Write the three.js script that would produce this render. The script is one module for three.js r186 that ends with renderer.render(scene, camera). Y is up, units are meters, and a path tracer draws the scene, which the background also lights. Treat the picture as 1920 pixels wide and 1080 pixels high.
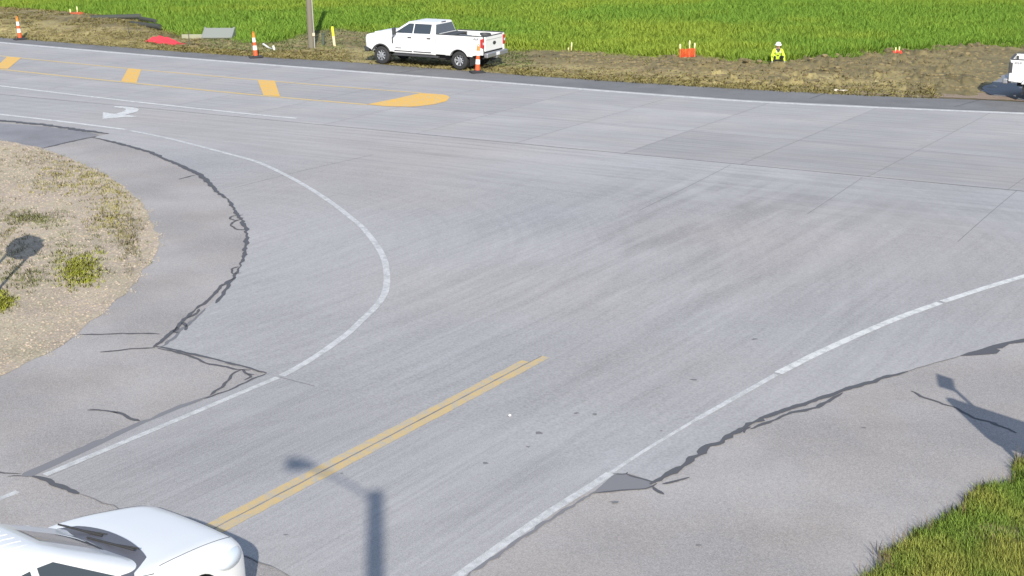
import * as THREE from 'three';
import { mergeGeometries } from 'three/addons/utils/BufferGeometryUtils.js';
import { RoundedBoxGeometry } from 'three/addons/geometries/RoundedBoxGeometry.js';
import { MarchingCubes } from 'three/addons/objects/MarchingCubes.js';
import { FontLoader } from 'three/addons/loaders/FontLoader.js';
import { TextGeometry } from 'three/addons/geometries/TextGeometry.js';
import { Brush, Evaluator, SUBTRACTION } from 'three-bvh-csg';

// ---------------------------------------------------------------- camera, sky, sun, exposure
const EXPOSURE = 1.55, SUN = 4.2, SKY = 0.42, SUN_EL = 30, SUN_AZ = 174.8;
const rad = THREE.MathUtils.degToRad;
const scene = new THREE.Scene();
const FOC = 2500, PITCH = rad(17.5), ROLL = rad(-0.5), CAM_H = 8.8;       // focal length in photograph pixels
const camera = new THREE.PerspectiveCamera(2 * Math.atan(540 / FOC) * 180 / Math.PI, 1920 / 1080, 0.3, 3000);
const FWD = new THREE.Vector3(0, -Math.sin(PITCH), -Math.cos(PITCH));
const up0 = new THREE.Vector3(1, 0, 0).cross(FWD);
const RGT = new THREE.Vector3(1, 0, 0).multiplyScalar(Math.cos(ROLL)).addScaledVector(up0, Math.sin(ROLL));
const UPV = new THREE.Vector3(-Math.sin(ROLL), 0, 0).addScaledVector(up0, Math.cos(ROLL));
camera.position.set(0, CAM_H, 0);
camera.quaternion.setFromRotationMatrix(new THREE.Matrix4().makeBasis(RGT, UPV, FWD.clone().negate()));
scene.add(camera);

const renderer = new THREE.WebGLRenderer({ antialias: true });
renderer.toneMapping = THREE.LinearToneMapping;
renderer.toneMappingExposure = EXPOSURE;
renderer.shadowMap.enabled = true;

const sunDir = new THREE.Vector3(Math.sin(rad(SUN_AZ)) * Math.cos(rad(SUN_EL)), Math.sin(rad(SUN_EL)), -Math.cos(rad(SUN_AZ)) * Math.cos(rad(SUN_EL)));
const sun = new THREE.DirectionalLight(new THREE.Color(1, 0.94, 0.84), SUN);
sun.position.copy(sunDir).multiplyScalar(120).add(new THREE.Vector3(0, 0, -40));
sun.target.position.set(0, 0, -40); scene.add(sun, sun.target);
sun.castShadow = true; sun.shadow.mapSize.set(4096, 4096);
Object.assign(sun.shadow.camera, { left: -60, right: 60, top: 60, bottom: -60, near: 1, far: 300 });
{ // clear morning sky, pale near the horizon, a little brighter round the sun
  const W = 256, H = 128, d = new Float32Array(W * H * 4), v = new THREE.Vector3();
  for (let j = 0; j < H; j++) for (let i = 0; i < W; i++) {
    const th = ((j + 0.5) / H - 0.5) * Math.PI, ph = ((i + 0.5) / W - 0.5) * 2 * Math.PI;
    v.set(Math.cos(th) * Math.cos(ph), Math.sin(th), Math.cos(th) * Math.sin(ph));
    const e = Math.max(0, v.y), t = Math.pow(1 - e, 3.2), g = Math.pow(Math.max(0, v.dot(sunDir)), 10) * 0.5;
    const k = 4 * (j * W + i);
    d[k] = SKY * (0.52 + 0.75 * t + g); d[k + 1] = SKY * (0.72 + 0.68 * t + g * 0.95); d[k + 2] = SKY * (1.08 + 0.5 * t + g * 0.85); d[k + 3] = 1;
  }
  const sky = new THREE.DataTexture(d, W, H, THREE.RGBAFormat, THREE.FloatType);
  sky.mapping = THREE.EquirectangularReflectionMapping; sky.magFilter = sky.minFilter = THREE.LinearFilter; sky.needsUpdate = true;
  scene.background = sky; scene.environment = sky;
}

// ---------------------------------------------------------------- small helpers
let seed = 20260821;
const rnd = () => { seed = (seed + 0x6D2B79F5) | 0; let t = Math.imul(seed ^ (seed >>> 15), 1 | seed); t = (t + Math.imul(t ^ (t >>> 7), 61 | t)) ^ t; return ((t ^ (t >>> 14)) >>> 0) / 4294967296; };
const rr = (a, b) => a + (b - a) * rnd();
const clamp = (x, a = 0, b = 1) => Math.min(b, Math.max(a, x));
const sstep = (a, b, x) => { const t = clamp((x - a) / (b - a)); return t * t * (3 - 2 * t); };
const lerp = (a, b, t) => a + (b - a) * t;
const V3 = (x, y, z) => new THREE.Vector3(x, y, z);
// photograph pixel -> point on the level plane y = h, and back
function G(px, py, h = 0) {
  const d = FWD.clone().multiplyScalar(FOC).addScaledVector(RGT, px - 960).addScaledVector(UPV, 540 - py);
  const t = (h - CAM_H) / d.y; return V3(d.x * t, h, d.z * t);
}
function toPx(p) {
  const v = V3(p.x, p.y - CAM_H, p.z), z = v.dot(FWD);
  return [960 + FOC * v.dot(RGT) / z, 540 - FOC * v.dot(UPV) / z];
}
const table = (pts) => (x) => {                      // piecewise linear y(x)
  if (x <= pts[0][0]) return pts[0][1] + (x - pts[0][0]) * (pts[1][1] - pts[0][1]) / (pts[1][0] - pts[0][0]);
  for (let i = 1; i < pts.length; i++) if (x <= pts[i][0] || i === pts.length - 1) { const [a, b] = [pts[i - 1], pts[i]]; return lerp(a[1], b[1], (x - a[0]) / (b[0] - a[0])); }
};
// tileable value noise
const hsh = (x, y, s) => { let h = Math.imul(x, 374761393) ^ Math.imul(y, 668265263) ^ Math.imul(s, 1442695041); h = Math.imul(h ^ (h >>> 13), 1274126177); return ((h ^ (h >>> 16)) >>> 0) / 4294967296; };
function vnoise(x, y, s = 0, px = 65536, py = px) {
  const xi = Math.floor(x), yi = Math.floor(y), fx = x - xi, fy = y - yi, ux = fx * fx * (3 - 2 * fx), uy = fy * fy * (3 - 2 * fy);
  const m = (a, p) => ((a % p) + p) % p, x0 = m(xi, px), x1 = m(xi + 1, px), y0 = m(yi, py), y1 = m(yi + 1, py);
  return lerp(lerp(hsh(x0, y0, s), hsh(x1, y0, s), ux), lerp(hsh(x0, y1, s), hsh(x1, y1, s), ux), uy);
}
function fbm(x, y, s = 0, oct = 4, p = 65536) { let a = 0.5, v = 0, n = 0; for (let i = 0; i < oct; i++) { v += a * vnoise(x, y, s + i * 17, p); n += a; a *= 0.5; x *= 2; y *= 2; p *= 2; } return v / n; }
const enc = (c) => { c = clamp(c); return 255 * (c <= 0.0031308 ? 12.92 * c : 1.055 * Math.pow(c, 1 / 2.4) - 0.055); };
function tex(w, h, fn, colour = true) {
  const d = new Uint8Array(w * h * 4);
  for (let j = 0; j < h; j++) for (let i = 0; i < w; i++) {
    const c = fn(i / w, j / h, i, j), k = 4 * (j * w + i);
    if (colour) { d[k] = enc(c[0]); d[k + 1] = enc(c[1]); d[k + 2] = enc(c[2]); } else d[k] = d[k + 1] = d[k + 2] = 255 * clamp(c);
    d[k + 3] = 255;
  }
  const t = new THREE.DataTexture(d, w, h, THREE.RGBAFormat); t.wrapS = t.wrapT = THREE.RepeatWrapping;
  t.magFilter = THREE.LinearFilter; t.minFilter = THREE.LinearMipmapLinearFilter; t.generateMipmaps = true;
  if (colour) t.colorSpace = THREE.SRGBColorSpace; t.needsUpdate = true; return t;
}
const mat = (r, g, b, rough = 0.8, extra = {}) => new THREE.MeshStandardMaterial({ color: new THREE.Color().setRGB(r, g, b), roughness: rough, side: THREE.DoubleSide, ...extra });
const used = {};
const numbered = (n) => { const k = used[n] = (used[n] ?? -1) + 1; return k ? `${n}_${String(k).padStart(3, '0')}` : n; };
function tag(o, label, category, group, kind) { o.userData.label = label; if (category) o.userData.category = category; if (group) o.userData.group = group; if (kind) o.userData.kind = kind; return o; }
const shadow = (o) => { o.castShadow = true; o.receiveShadow = true; return o; };
function top(o, name, label, category, group, kind) { o.name = numbered(name); scene.add(o); if (o.isMesh) shadow(o); return tag(o, label, category, group, kind); }
function part(name, geo, m, parent) { const o = shadow(new THREE.Mesh(Array.isArray(geo) ? merge(geo) : geo, m)); o.name = name; parent.add(o); return o; }
function merge(list) { return mergeGeometries(list.map((g) => { let q = g.index ? g.toNonIndexed() : g; for (const k of Object.keys(q.attributes)) if (!['position', 'normal', 'uv'].includes(k)) q.deleteAttribute(k); if (!q.attributes.uv) q.setAttribute('uv', new THREE.Float32BufferAttribute(new Float32Array(q.attributes.position.count * 2), 2)); return q; })); }
const box = (x, y, z, sx, sy, sz, r = 0) => (r ? new RoundedBoxGeometry(sx, sy, sz, 2, r) : new THREE.BoxGeometry(sx, sy, sz)).translate(x, y, z);
function cyl(x, y, z, r0, r1, h, n = 16) { return new THREE.CylinderGeometry(r1, r0, h, n).translate(x, y + h / 2, z); }
function rod(a, b, r0, r1 = r0, n = 8) { const d = b.clone().sub(a), g = new THREE.CylinderGeometry(r1, r0, d.length(), n); g.applyQuaternion(new THREE.Quaternion().setFromUnitVectors(V3(0, 1, 0), d.clone().normalize())); return g.translate((a.x + b.x) / 2, (a.y + b.y) / 2, (a.z + b.z) / 2); }

// flat sheets on the ground: pts = [[x, z], ...] in metres; uv in metres in the frame (dir, across)
const HW = rad(27.75), HU = [Math.cos(HW), Math.sin(HW)], HN = [-Math.sin(HW), Math.cos(HW)];
const HA = G(240, 101);
const uvH = (x, z) => [(x - HA.x) * HU[0] + (z - HA.z) * HU[1], (x - HA.x) * HN[0] + (z - HA.z) * HN[1]];
const xzH = (u, v) => [HA.x + u * HU[0] + v * HN[0], HA.z + u * HU[1] + v * HN[1]];
function sheet(pts, y, uvf = (x, z) => [x, z]) {
  const c = pts.map((p) => new THREE.Vector2(p[0], p[1])), tri = THREE.ShapeUtils.triangulateShape(c, []);
  const pos = [], uv = [], idx = [];
  for (const p of pts) { pos.push(p[0], y, p[1]); uv.push(...uvf(p[0], p[1])); }
  for (const t of tri) { const [a, b, d] = t.map((i) => c[i]); const s = (b.x - a.x) * (d.y - a.y) - (b.y - a.y) * (d.x - a.x); s > 0 ? idx.push(t[0], t[2], t[1]) : idx.push(...t); }
  const g = new THREE.BufferGeometry(); g.setAttribute('position', new THREE.Float32BufferAttribute(pos, 3)); g.setAttribute('uv', new THREE.Float32BufferAttribute(uv, 2));
  g.setAttribute('normal', new THREE.Float32BufferAttribute(pts.flatMap(() => [0, 1, 0]), 3)); g.setIndex(idx); return g;
}
const gx = (list) => list.map(([x, y]) => { const p = G(x, y); return [p.x, p.z]; });
function smoothXZ(pts, step = 0.25) {
  const c = new THREE.CatmullRomCurve3(pts.map((p) => V3(p[0], 0, p[1])), false, 'centripetal');
  return c.getSpacedPoints(Math.max(4, Math.ceil(c.getLength() / step))).map((p) => [p.x, p.z]);
}
// ribbon along a ground line; w(t, i) gives its two half-widths in metres
function ribbon(pts, y, w, uvf) {
  const pos = [], uv = [], idx = [], nor = []; let s = 0;
  pts.forEach((p, i) => {
    const a = pts[Math.max(0, i - 1)], b = pts[Math.min(pts.length - 1, i + 1)], dx = b[0] - a[0], dz = b[1] - a[1], l = Math.hypot(dx, dz) || 1;
    if (i) s += Math.hypot(p[0] - pts[i - 1][0], p[1] - pts[i - 1][1]);
    const [wl, wr] = w(i / (pts.length - 1), i, s), nx = -dz / l, nz = dx / l;
    for (const q of [[p[0] - nx * wl, p[1] - nz * wl], [p[0] + nx * wr, p[1] + nz * wr]]) { pos.push(q[0], y, q[1]); uv.push(...(uvf ? uvf(q[0], q[1]) : [q[0], q[1]])); nor.push(0, 1, 0); }
    if (i) { const k = 2 * i; idx.push(k - 2, k - 1, k, k, k - 1, k + 1); }
  });
  const g = new THREE.BufferGeometry(); g.setAttribute('position', new THREE.Float32BufferAttribute(pos, 3)); g.setAttribute('uv', new THREE.Float32BufferAttribute(uv, 2)); g.setAttribute('normal', new THREE.Float32BufferAttribute(nor, 3)); g.setIndex(idx); return g;
}

// ---------------------------------------------------------------- surface textures
const SIDE = rad(-54.85), SU = [Math.cos(SIDE), Math.sin(SIDE)], SN = [-Math.sin(SIDE), Math.cos(SIDE)];
const B0 = (() => { const p = G(500, 939); return p.x * SN[0] + p.z * SN[1]; })();
// tile for highway slabs: 12 m along the lane, 4 m across
const slabTex = tex(1024, 512, (u, v) => {
  const st = fbm(u * 5, v * 60, 3, 3, 1e4), st2 = vnoise(u * 3, v * 150, 9, 3, 150), bl = fbm(u * 6, v * 3, 5, 4, 3), gr = rnd();
  const k = 0.335 * (1 + 0.30 * (st - 0.5) + 0.12 * (st2 - 0.5) + 0.26 * (bl - 0.5) + 0.22 * (gr - 0.5));
  const w = 0.035 * (fbm(u * 4, v * 4, 21, 3, 4) - 0.5);
  return [k * (1.025 + w), k * 0.985, k * (0.985 - w)];
});
// one sheet for the crossing: streaks run along the highway, along the side road, and round the corner
const CC = (() => { const p = G(330, 455); return [p.x, p.z]; })();
const WEAR = (() => { const p = G(1385, 375); return uvH(p.x, p.z); })(), BLOOM = (() => { const p = G(960, 285); return uvH(p.x, p.z); })(), WEAR2 = (() => { const p = G(1180, 500); return uvH(p.x, p.z); })();
function concrete(u, v, fine) {
  const [x, z] = xzH(u, v), a = x * SU[0] + z * SU[1], b = x * SN[0] + z * SN[1], r = Math.hypot(x - CC[0], z - CC[1]), an = Math.atan2(z - CC[1], x - CC[0]);
  const wh = sstep(22, 13, v), ws = sstep(13, 24, v);
  const sh = fbm(u * 0.30, v * 6, 31, 4), ss = fbm(a * 0.22, b * 14, 37, 3), sc = fbm(an * 2.5, r * 6, 41, 3), tine = vnoise(a * 0.5, b * 38, 43);
  const bl = fbm(u * 0.2, v * 0.2, 51, 5), bl2 = fbm(u * 1.1, v * 1.1, 57, 3), gr = rnd();
  let k = 1 + 0.22 * wh * (sh - 0.5) + 0.16 * ws * (ss - 0.5) + 0.10 * (sc - 0.5) + 0.30 * (bl - 0.5) + 0.07 * (bl2 - 0.5) + fine * 0.10 * ws * (tine - 0.5) + (0.20 + 0.22 * fine) * (gr - 0.5);
  // rubber left in the wheel paths of the two lanes, and where turning traffic crosses: streaky, broken up
  const pth = (c, w) => Math.exp(-((b - B0 - c) ** 2) / (2 * w * w)), brk = fbm(a * 0.4, b * 2.4, 63, 4);
  k -= 0.09 * ws * (pth(-2.5, 0.26) + pth(-0.9, 0.26) + pth(1.0, 0.26) + pth(2.7, 0.26)) * sstep(0.3, 0.75, brk);
  const rubOrBloom = (c, ru, rv) => Math.exp(-(((u - c[0]) / ru) ** 2 + ((v - c[1]) / rv) ** 2)), st = fbm(a * 0.3 + u * 0.2, b * 3, 65, 4);
  k -= 0.15 * rubOrBloom(WEAR, 5, 3.5) * sstep(0.32, 0.7, st) + 0.12 * rubOrBloom(WEAR2, 5, 6) * sstep(0.35, 0.7, st);
  const w = 0.06 * (fbm(u * 0.15, v * 0.15, 71, 3) - 0.5); k += 0.10 * rubOrBloom(BLOOM, 9, 4) * sstep(0.25, 0.6, sh); k *= 0.312;  // lighter streaky patch: lens bloom painted into the concrete colour
  return [k * (1.025 + w), k * 0.985, k * (0.985 - w)];
}
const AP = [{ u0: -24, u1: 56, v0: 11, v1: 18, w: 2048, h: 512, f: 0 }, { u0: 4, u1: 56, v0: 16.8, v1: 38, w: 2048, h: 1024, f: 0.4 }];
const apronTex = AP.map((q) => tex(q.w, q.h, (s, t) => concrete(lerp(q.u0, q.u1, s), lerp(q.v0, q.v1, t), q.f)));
const A0 = (() => { const p = G(521, 706); return p.x * SU[0] + p.z * SU[1]; })(), NR = { a0: A0 - 13, a1: A0 + 0.2, b0: B0 - 5.5, b1: B0 + 6.5 };
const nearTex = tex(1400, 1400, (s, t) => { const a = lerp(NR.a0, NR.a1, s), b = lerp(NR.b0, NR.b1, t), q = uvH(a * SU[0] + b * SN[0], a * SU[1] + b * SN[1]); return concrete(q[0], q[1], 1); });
const asphaltTex = tex(1024, 1024, (u, v) => {            // 6 m tile
  const a = fbm(u * 4, v * 4, 81, 5, 4), f = vnoise(u * 340, v * 340, 83, 340), g = rnd(), w = fbm(u * 5, v * 5, 89, 3, 5);
  let k = 0.302 * (1 + 0.42 * (a - 0.5) + 0.30 * (f - 0.5) + 0.34 * (g - 0.5));
  if (g > 0.992) k *= 1.5; if (g < 0.012) k *= 0.6;
  return [k * (1.06 + 0.06 * (w - 0.5)), k * 0.985, k * (0.95 - 0.06 * (w - 0.5))];
});
const darkAsphaltTex = tex(512, 512, (u, v) => {          // 5 m tile
  const a = fbm(u * 6, v * 6, 91, 4, 6), g = rnd(), k = 0.165 * (1 + 0.4 * (a - 0.5) + 0.4 * (g - 0.5)); return [k * 1.01, k, k * 1.02];
});
const grainBump = tex(512, 512, (u, v) => 0.6 * vnoise(u * 180, v * 180, 7, 180) + 0.4 * rnd(), false);
const dirtTex = tex(1024, 1024, (u, v) => {               // 8 m tile
  const a = fbm(u * 8, v * 8, 101, 5, 8), b = fbm(u * 40, v * 40, 103, 3, 40), g = rnd(), k = 1 + 0.9 * (a - 0.5) + 0.7 * (b - 0.5) + 0.3 * (g - 0.5);
  return [0.205 * k, 0.165 * k, 0.074 * k];
});
const gravelTex = tex(1024, 1024, (u, v) => {             // 5 m tile
  const a = fbm(u * 6, v * 6, 111, 4, 6), b = vnoise(u * 150, v * 150, 113, 150), g = rnd(), k = 0.315 * (1 + 0.35 * (a - 0.5) + 0.55 * (b - 0.5) + 0.45 * (g - 0.5)), w = fbm(u * 9, v * 9, 117, 3, 9) - 0.5;
  return [k * 1.12, k * (0.94 + 0.08 * w), k * (0.70 - 0.1 * w)];
});
const fieldTex = tex(512, 512, (u, v) => { const a = fbm(u * 10, v * 10, 121, 4, 10), g = rnd(), k = 1 + 0.7 * (a - 0.5) + 0.6 * (g - 0.5); return [0.10 * k, 0.15 * k, 0.018 * k]; });
const rep = (t, sx, sy) => { const c = t.clone(); c.repeat.set(sx, sy); c.needsUpdate = true; return c; };

const M = {};
for (const k of [0.86, 0.93, 0.97, 1, 1.03]) M['slab' + k] = mat(k, k, k, 0.86, { map: rep(slabTex, 1 / 12, 1 / 4), bumpMap: rep(grainBump, 1, 1), bumpScale: 0.004 });
M.jointed = mat(0.17, 0.17, 0.17, 0.95);
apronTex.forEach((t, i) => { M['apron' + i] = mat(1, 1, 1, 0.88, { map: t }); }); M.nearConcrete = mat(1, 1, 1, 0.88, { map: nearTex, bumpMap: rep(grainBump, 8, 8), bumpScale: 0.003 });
M.asphalt = mat(1, 1, 1, 0.92, { map: rep(asphaltTex, 1 / 6, 1 / 6), bumpMap: rep(grainBump, 0.8, 0.8), bumpScale: 0.008 });
M.darkAsphalt = mat(1, 1, 1, 0.92, { map: rep(darkAsphaltTex, 1 / 5, 1 / 5), bumpMap: rep(grainBump, 0.8, 0.8), bumpScale: 0.008 });
M.newAsphalt = mat(1.15, 1.2, 1.25, 0.92, { map: rep(darkAsphaltTex, 1 / 5, 1 / 5) });
M.patch = mat(0.72, 0.73, 0.76, 0.9, { map: rep(asphaltTex, 1 / 6, 1 / 6) });
M.tar = mat(0.08, 0.08, 0.088, 0.75);
M.tarGrey = mat(0.15, 0.15, 0.16, 0.85);
const paintTex = (r, g, b, wear, base) => tex(512, 512, (u, v) => { const a = fbm(u * 20, v * 20, 131, 4, 20), q = rnd(), m = sstep(wear - 0.12, wear + 0.12, a * 0.6 + q * 0.4), k = 0.9 + 0.2 * q; return [lerp(base, r, m) * k, lerp(base, g, m) * k, lerp(base, b, m) * k]; });
M.white = mat(1, 1, 1, 0.7, { map: rep(paintTex(0.58, 0.58, 0.57, 0.40, 0.34), 0.5, 0.5) });
M.whiteWorn = mat(1, 1, 1, 0.75, { map: rep(paintTex(0.52, 0.52, 0.52, 0.46, 0.33), 0.5, 0.5) });
M.yellow = mat(1, 1, 1, 0.7, { map: rep(paintTex(0.50, 0.365, 0.17, 0.40, 0.33), 0.5, 0.5) });
M.yellowBright = mat(1, 1, 1, 0.65, { map: rep(paintTex(0.70, 0.40, 0.06, 0.34, 0.42), 0.5, 0.5) });
M.yellowFaded = mat(1, 1, 1, 0.75, { map: rep(paintTex(0.55, 0.40, 0.17, 0.38, 0.34), 0.5, 0.5) });
M.dirt = mat(1, 1, 1, 0.96, { vertexColors: true, map: rep(dirtTex, 1 / 8, 1 / 8) });
M.gravel = mat(1, 1, 1, 0.95, { map: rep(gravelTex, 1 / 5, 1 / 5) });
M.field = mat(1, 1, 1, 0.95, { map: rep(fieldTex, 1 / 10, 1 / 10) });

// ---------------------------------------------------------------- ground and roads
const ground = top(new THREE.Mesh(new THREE.PlaneGeometry(2400, 2400).rotateX(-Math.PI / 2).translate(0, -0.09, -600), M.field), 'ground', 'green meadow ground reaching to the horizon', 'ground', null, 'structure');
{ const uv = ground.geometry.attributes.uv; for (let i = 0; i < uv.count; i++) uv.setXY(i, uv.getX(i) * 2400, uv.getY(i) * 2400); }

const farLine = [[-420, 40], [-200, 61], [0, 80], [240, 101], [480, 120], [700, 137], [900, 152], [1150, 172], [1400, 190], [1650, 202], [1920, 213], [2250, 225]];
const shoulderEdge = table([[-420, 29], [-200, 50], [0, 69], [190, 84], [330, 95], [480, 105], [640, 114], [800, 126], [960, 138], [1120, 149], [1280, 159], [1420, 167], [1547, 174], [1700, 181], [1838, 186], [1920, 190], [2250, 201]]);
const nearU = -26, farU = 62;
const farV = (() => { const c = farLine.map(([x, y]) => { const p = G(x, y); return uvH(p.x, p.z); }); return table(c); })();

// base course under the slabs: seen only down the joints
const hwy = top(new THREE.Group(), 'highway', 'pale grey concrete highway of jointed slabs with painted lines', 'highway', null, 'structure');
{
  const b = []; for (let u = nearU; u <= farU; u += 2) b.push(xzH(u, farV(u) - 0.30)); b.push(xzH(farU, 12.3), xzH(nearU, 12.3));
  part('base_course', sheet(b, -0.012), M.jointed, hwy);
  const rows = [[(u) => farV(u) - 0.32, 3.72], [3.72, 7.42], [7.42, 11.92]], J = (k) => -25.2 + 3.92 * k, slant = -0.122, gap = 0.007;
  const tones = [0.97, 1, 1.03, 1, 0.93];
  rows.forEach(([v0, v1], r) => {
    for (let k = 0; k < 22; k++) {
      const f0 = typeof v0 === 'function', pt = [], n = f0 ? 3 : 1;
      const U = (v, side) => J(k + side) + slant * v + (side ? -gap : gap);
      for (let i = 0; i <= n; i++) { const ub = lerp(J(k), J(k + 1), i / n), v = f0 ? v0(ub) : v0 + gap; pt.push(xzH(lerp(U(v, 0), U(v, 1), i / n), v)); }
      pt.push(xzH(U(v1, 1), v1 - gap), xzH(U(v1, 0), v1 - gap));
      let tone = tones[Math.floor(hsh(k, r, 5) * 5)];
      if (r === 2 && k >= 15) tone = 0.86; if (r === 2 && k < 15) tone = 1; if (r === 0 && k < 15) tone = 0.97;
      const o = [hsh(k, r, 8) * 12, hsh(k, r, 9) * 0];
      part('slab', sheet(pt, 0, (x, z) => { const q = uvH(x, z); return [q[0] + o[0], q[1] + o[1]]; }), M['slab' + tone], hwy);
    }
  });
}
// crossing apron and concrete side road, cut into slabs by the transverse joints that show on its right part
const side = top(new THREE.Group(), 'side_road', 'pale concrete side road flaring into the highway junction', 'road', null, 'structure');
const leftEdge = [[-300, 203], [-120, 215.5], [0, 226], [87, 235], [160, 246], [204, 251], [172, 257], [219, 268], [277, 284], [315, 300], [344, 313], [376, 330], [408, 360], [429, 378], [446, 402], [460, 428], [463, 449], [456, 484], [446, 507], [430, 530], [406, 560], [375, 588], [342, 614], [312, 640], [296, 652], [362, 666], [420, 681], [467, 692], [500, 700], [428, 733], [373, 753], [334, 767], [264, 795], [176, 832], [80, 872], [45, 889], [58, 892], [101, 908], [152, 926], [198, 943], [330, 996], [478, 1050], [545, 1080], [760, 1168]];
const rightEdge = [[800, 1135], [862, 1089], [1000, 993], [1040, 962], [1092, 929], [1113, 921], [1153, 892], [1180, 888], [1228, 904], [1249, 895], [1278, 876], [1307, 856], [1335, 836], [1374, 814], [1412, 792], [1450, 776], [1498, 759], [1541, 744], [1594, 728], [1647, 711], [1702, 695], [1800, 667], [1860, 650], [1920, 634], [2060, 600], [2300, 560]];
{
  const poly = [...gx(leftEdge), ...gx(rightEdge)].map(([x, z]) => uvH(x, z)); poly.push([farU, 11.95], [nearU, 11.95]);
  const basePoly = poly.map((p) => xzH(...p)); part('base_course', sheet(basePoly, -0.012), M.jointed, side);
  const along = ([u, v]) => { const [x, z] = xzH(u, v); return x * SU[0] + z * SU[1]; }, across = ([u, v]) => { const [x, z] = xzH(u, v); return x * SN[0] + z * SN[1]; };
  const clip = (pl, f) => { const out = []; pl.forEach((p, i) => { const q = pl[(i + 1) % pl.length], a = f(p), b = f(q); if (a >= 0) out.push(p); if ((a >= 0) !== (b >= 0)) { const t = a / (a - b); out.push([lerp(p[0], q[0], t), lerp(p[1], q[1], t)]); } }); return out; };
  const cuts = [-200, 36.95, 41.45, 45.4, 49.3, 200], e = 0.0006;
  const bands = [[(p) => 17.15 - e - p[1], 0], [(p) => Math.min(p[1] - 17.15 - e, 1e9), 1]];
  for (const [f, n] of bands) for (let i = 0; i + 1 < cuts.length; i++) {
    let c = clip(poly, (p) => p[0] + 0.122 * p[1] - cuts[i] - e); c = clip(c, (p) => cuts[i + 1] - e - p[0] - 0.122 * p[1]); c = clip(c, f); if (n) c = clip(c, (p) => along(p) - A0 - e); if (c.length < 3) continue;
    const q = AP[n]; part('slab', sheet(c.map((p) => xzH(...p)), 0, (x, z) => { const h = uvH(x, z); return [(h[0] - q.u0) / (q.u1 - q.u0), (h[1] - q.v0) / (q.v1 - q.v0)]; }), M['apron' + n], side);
  }
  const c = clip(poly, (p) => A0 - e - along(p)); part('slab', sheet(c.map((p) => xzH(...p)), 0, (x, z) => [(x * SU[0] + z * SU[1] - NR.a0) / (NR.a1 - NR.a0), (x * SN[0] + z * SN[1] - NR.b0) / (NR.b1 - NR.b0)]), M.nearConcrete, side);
  // formed joints on the apron
  for (const l of [[[440, 352], [560, 322], [700, 290]], [[524, 707], [590, 724]], [[1198, 395], [1290, 350], [1370, 309]], [[1514, 401], [1560, 371], [1617, 333]], [[1796, 453], [1850, 405], [1907, 357]]]) part('joint', ribbon(smoothXZ(gx(l)), 0.003, () => [0.008, 0.008]), M.tarGrey, side);
}
// asphalt shoulders
{
  const far = gx(farLine), out = []; for (let x = 2250; x >= -420; x -= 30) out.push([x, shoulderEdge(x) + (vnoise(x * 0.05, 3) - 0.5) * 1.6]);
  const inner = []; for (let u = farU; u >= nearU - 12; u -= 2) inner.push(xzH(u, farV(u) - 0.27)); inner.reverse();
  const sh = top(new THREE.Mesh(sheet([...inner, ...gx(out)], -0.006), M.darkAsphalt), 'shoulder_far', 'dark grey asphalt shoulder along the far side of the highway', 'shoulder', null, 'structure');
  const l = []; for (let u = nearU; u <= farU; u += 1) l.push(xzH(u, farV(u) - 0.36));
  part('crack_sealant', ribbon(l, 0.0, (t, i) => [0.035 * hsh(i, 1, 2) + 0.01, 0.03]), M.tar, sh);
  for (const q of [[[1519, 185], [1547, 175]], [[1790, 200], [1838, 187]], [[745, 137], [800, 128]]]) part('crack_sealant', ribbon(smoothXZ(gx(q), 0.3), 0.0, (t, i) => [0.03, 0.03 * hsh(i, 2, 4)]), M.tar, sh);
}
const gravelEdge = [[-260, 238], [-100, 250], [0, 263], [79, 279], [131, 296], [175, 317], [204, 332], [227, 347], [254, 370], [274, 393], [286, 417], [294, 440], [294, 457], [286, 484], [262, 516], [241, 544], [194, 583], [144, 628], [89, 661], [0, 705], [-150, 776], [-420, 905]];
const shL = top(new THREE.Mesh(sheet([...gx([[-420, 205], ...leftEdge.slice(2, 37).map(([x, y]) => [x + 6, y])]), ...gx([[152, 921], [330, 991], [545, 1075], [900, 1220], [300, 1500], [-700, 1300], [-700, 900]]), ...gx([[-420, 890], [-150, 764], [0, 694], [100, 646], [200, 570], [250, 520], [275, 470], [275, 430], [250, 385], [200, 345], [130, 308], [0, 280], [-260, 262]]).reverse().reverse()], -0.006), M.asphalt), 'shoulder_left', 'warm grey asphalt shoulder around the corner beside the gravel', 'shoulder', null, 'structure');
part('dark_panel', sheet(gx([[-200, 222], [0, 231], [87, 237], [160, 247], [184, 252], [168, 257], [80, 277], [0, 262], [-200, 240]]), -0.002), M.newPanel ?? (M.newPanel = mat(1.25, 1.25, 1.3, 0.92, { map: rep(darkAsphaltTex, 1 / 5, 1 / 5) })), shL);
const grassEdge = [[1500, 1190], [1640, 1082], [1700, 1028], [1770, 976], [1830, 932], [1880, 902], [1920, 876], [2060, 800], [2400, 690]];
const shR = top(new THREE.Mesh(sheet([...gx(rightEdge.map(([x, y]) => [x - 3, y - 4])), ...gx([[2500, 620], [2500, 720], [2060, 840], [1920, 920], [1700, 1070], [1560, 1200], [1400, 1400], [700, 1300]])], -0.006), M.asphalt), 'shoulder_right', 'warm grey asphalt shoulder between the white edge line and the green verge', 'shoulder', null, 'structure');

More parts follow.
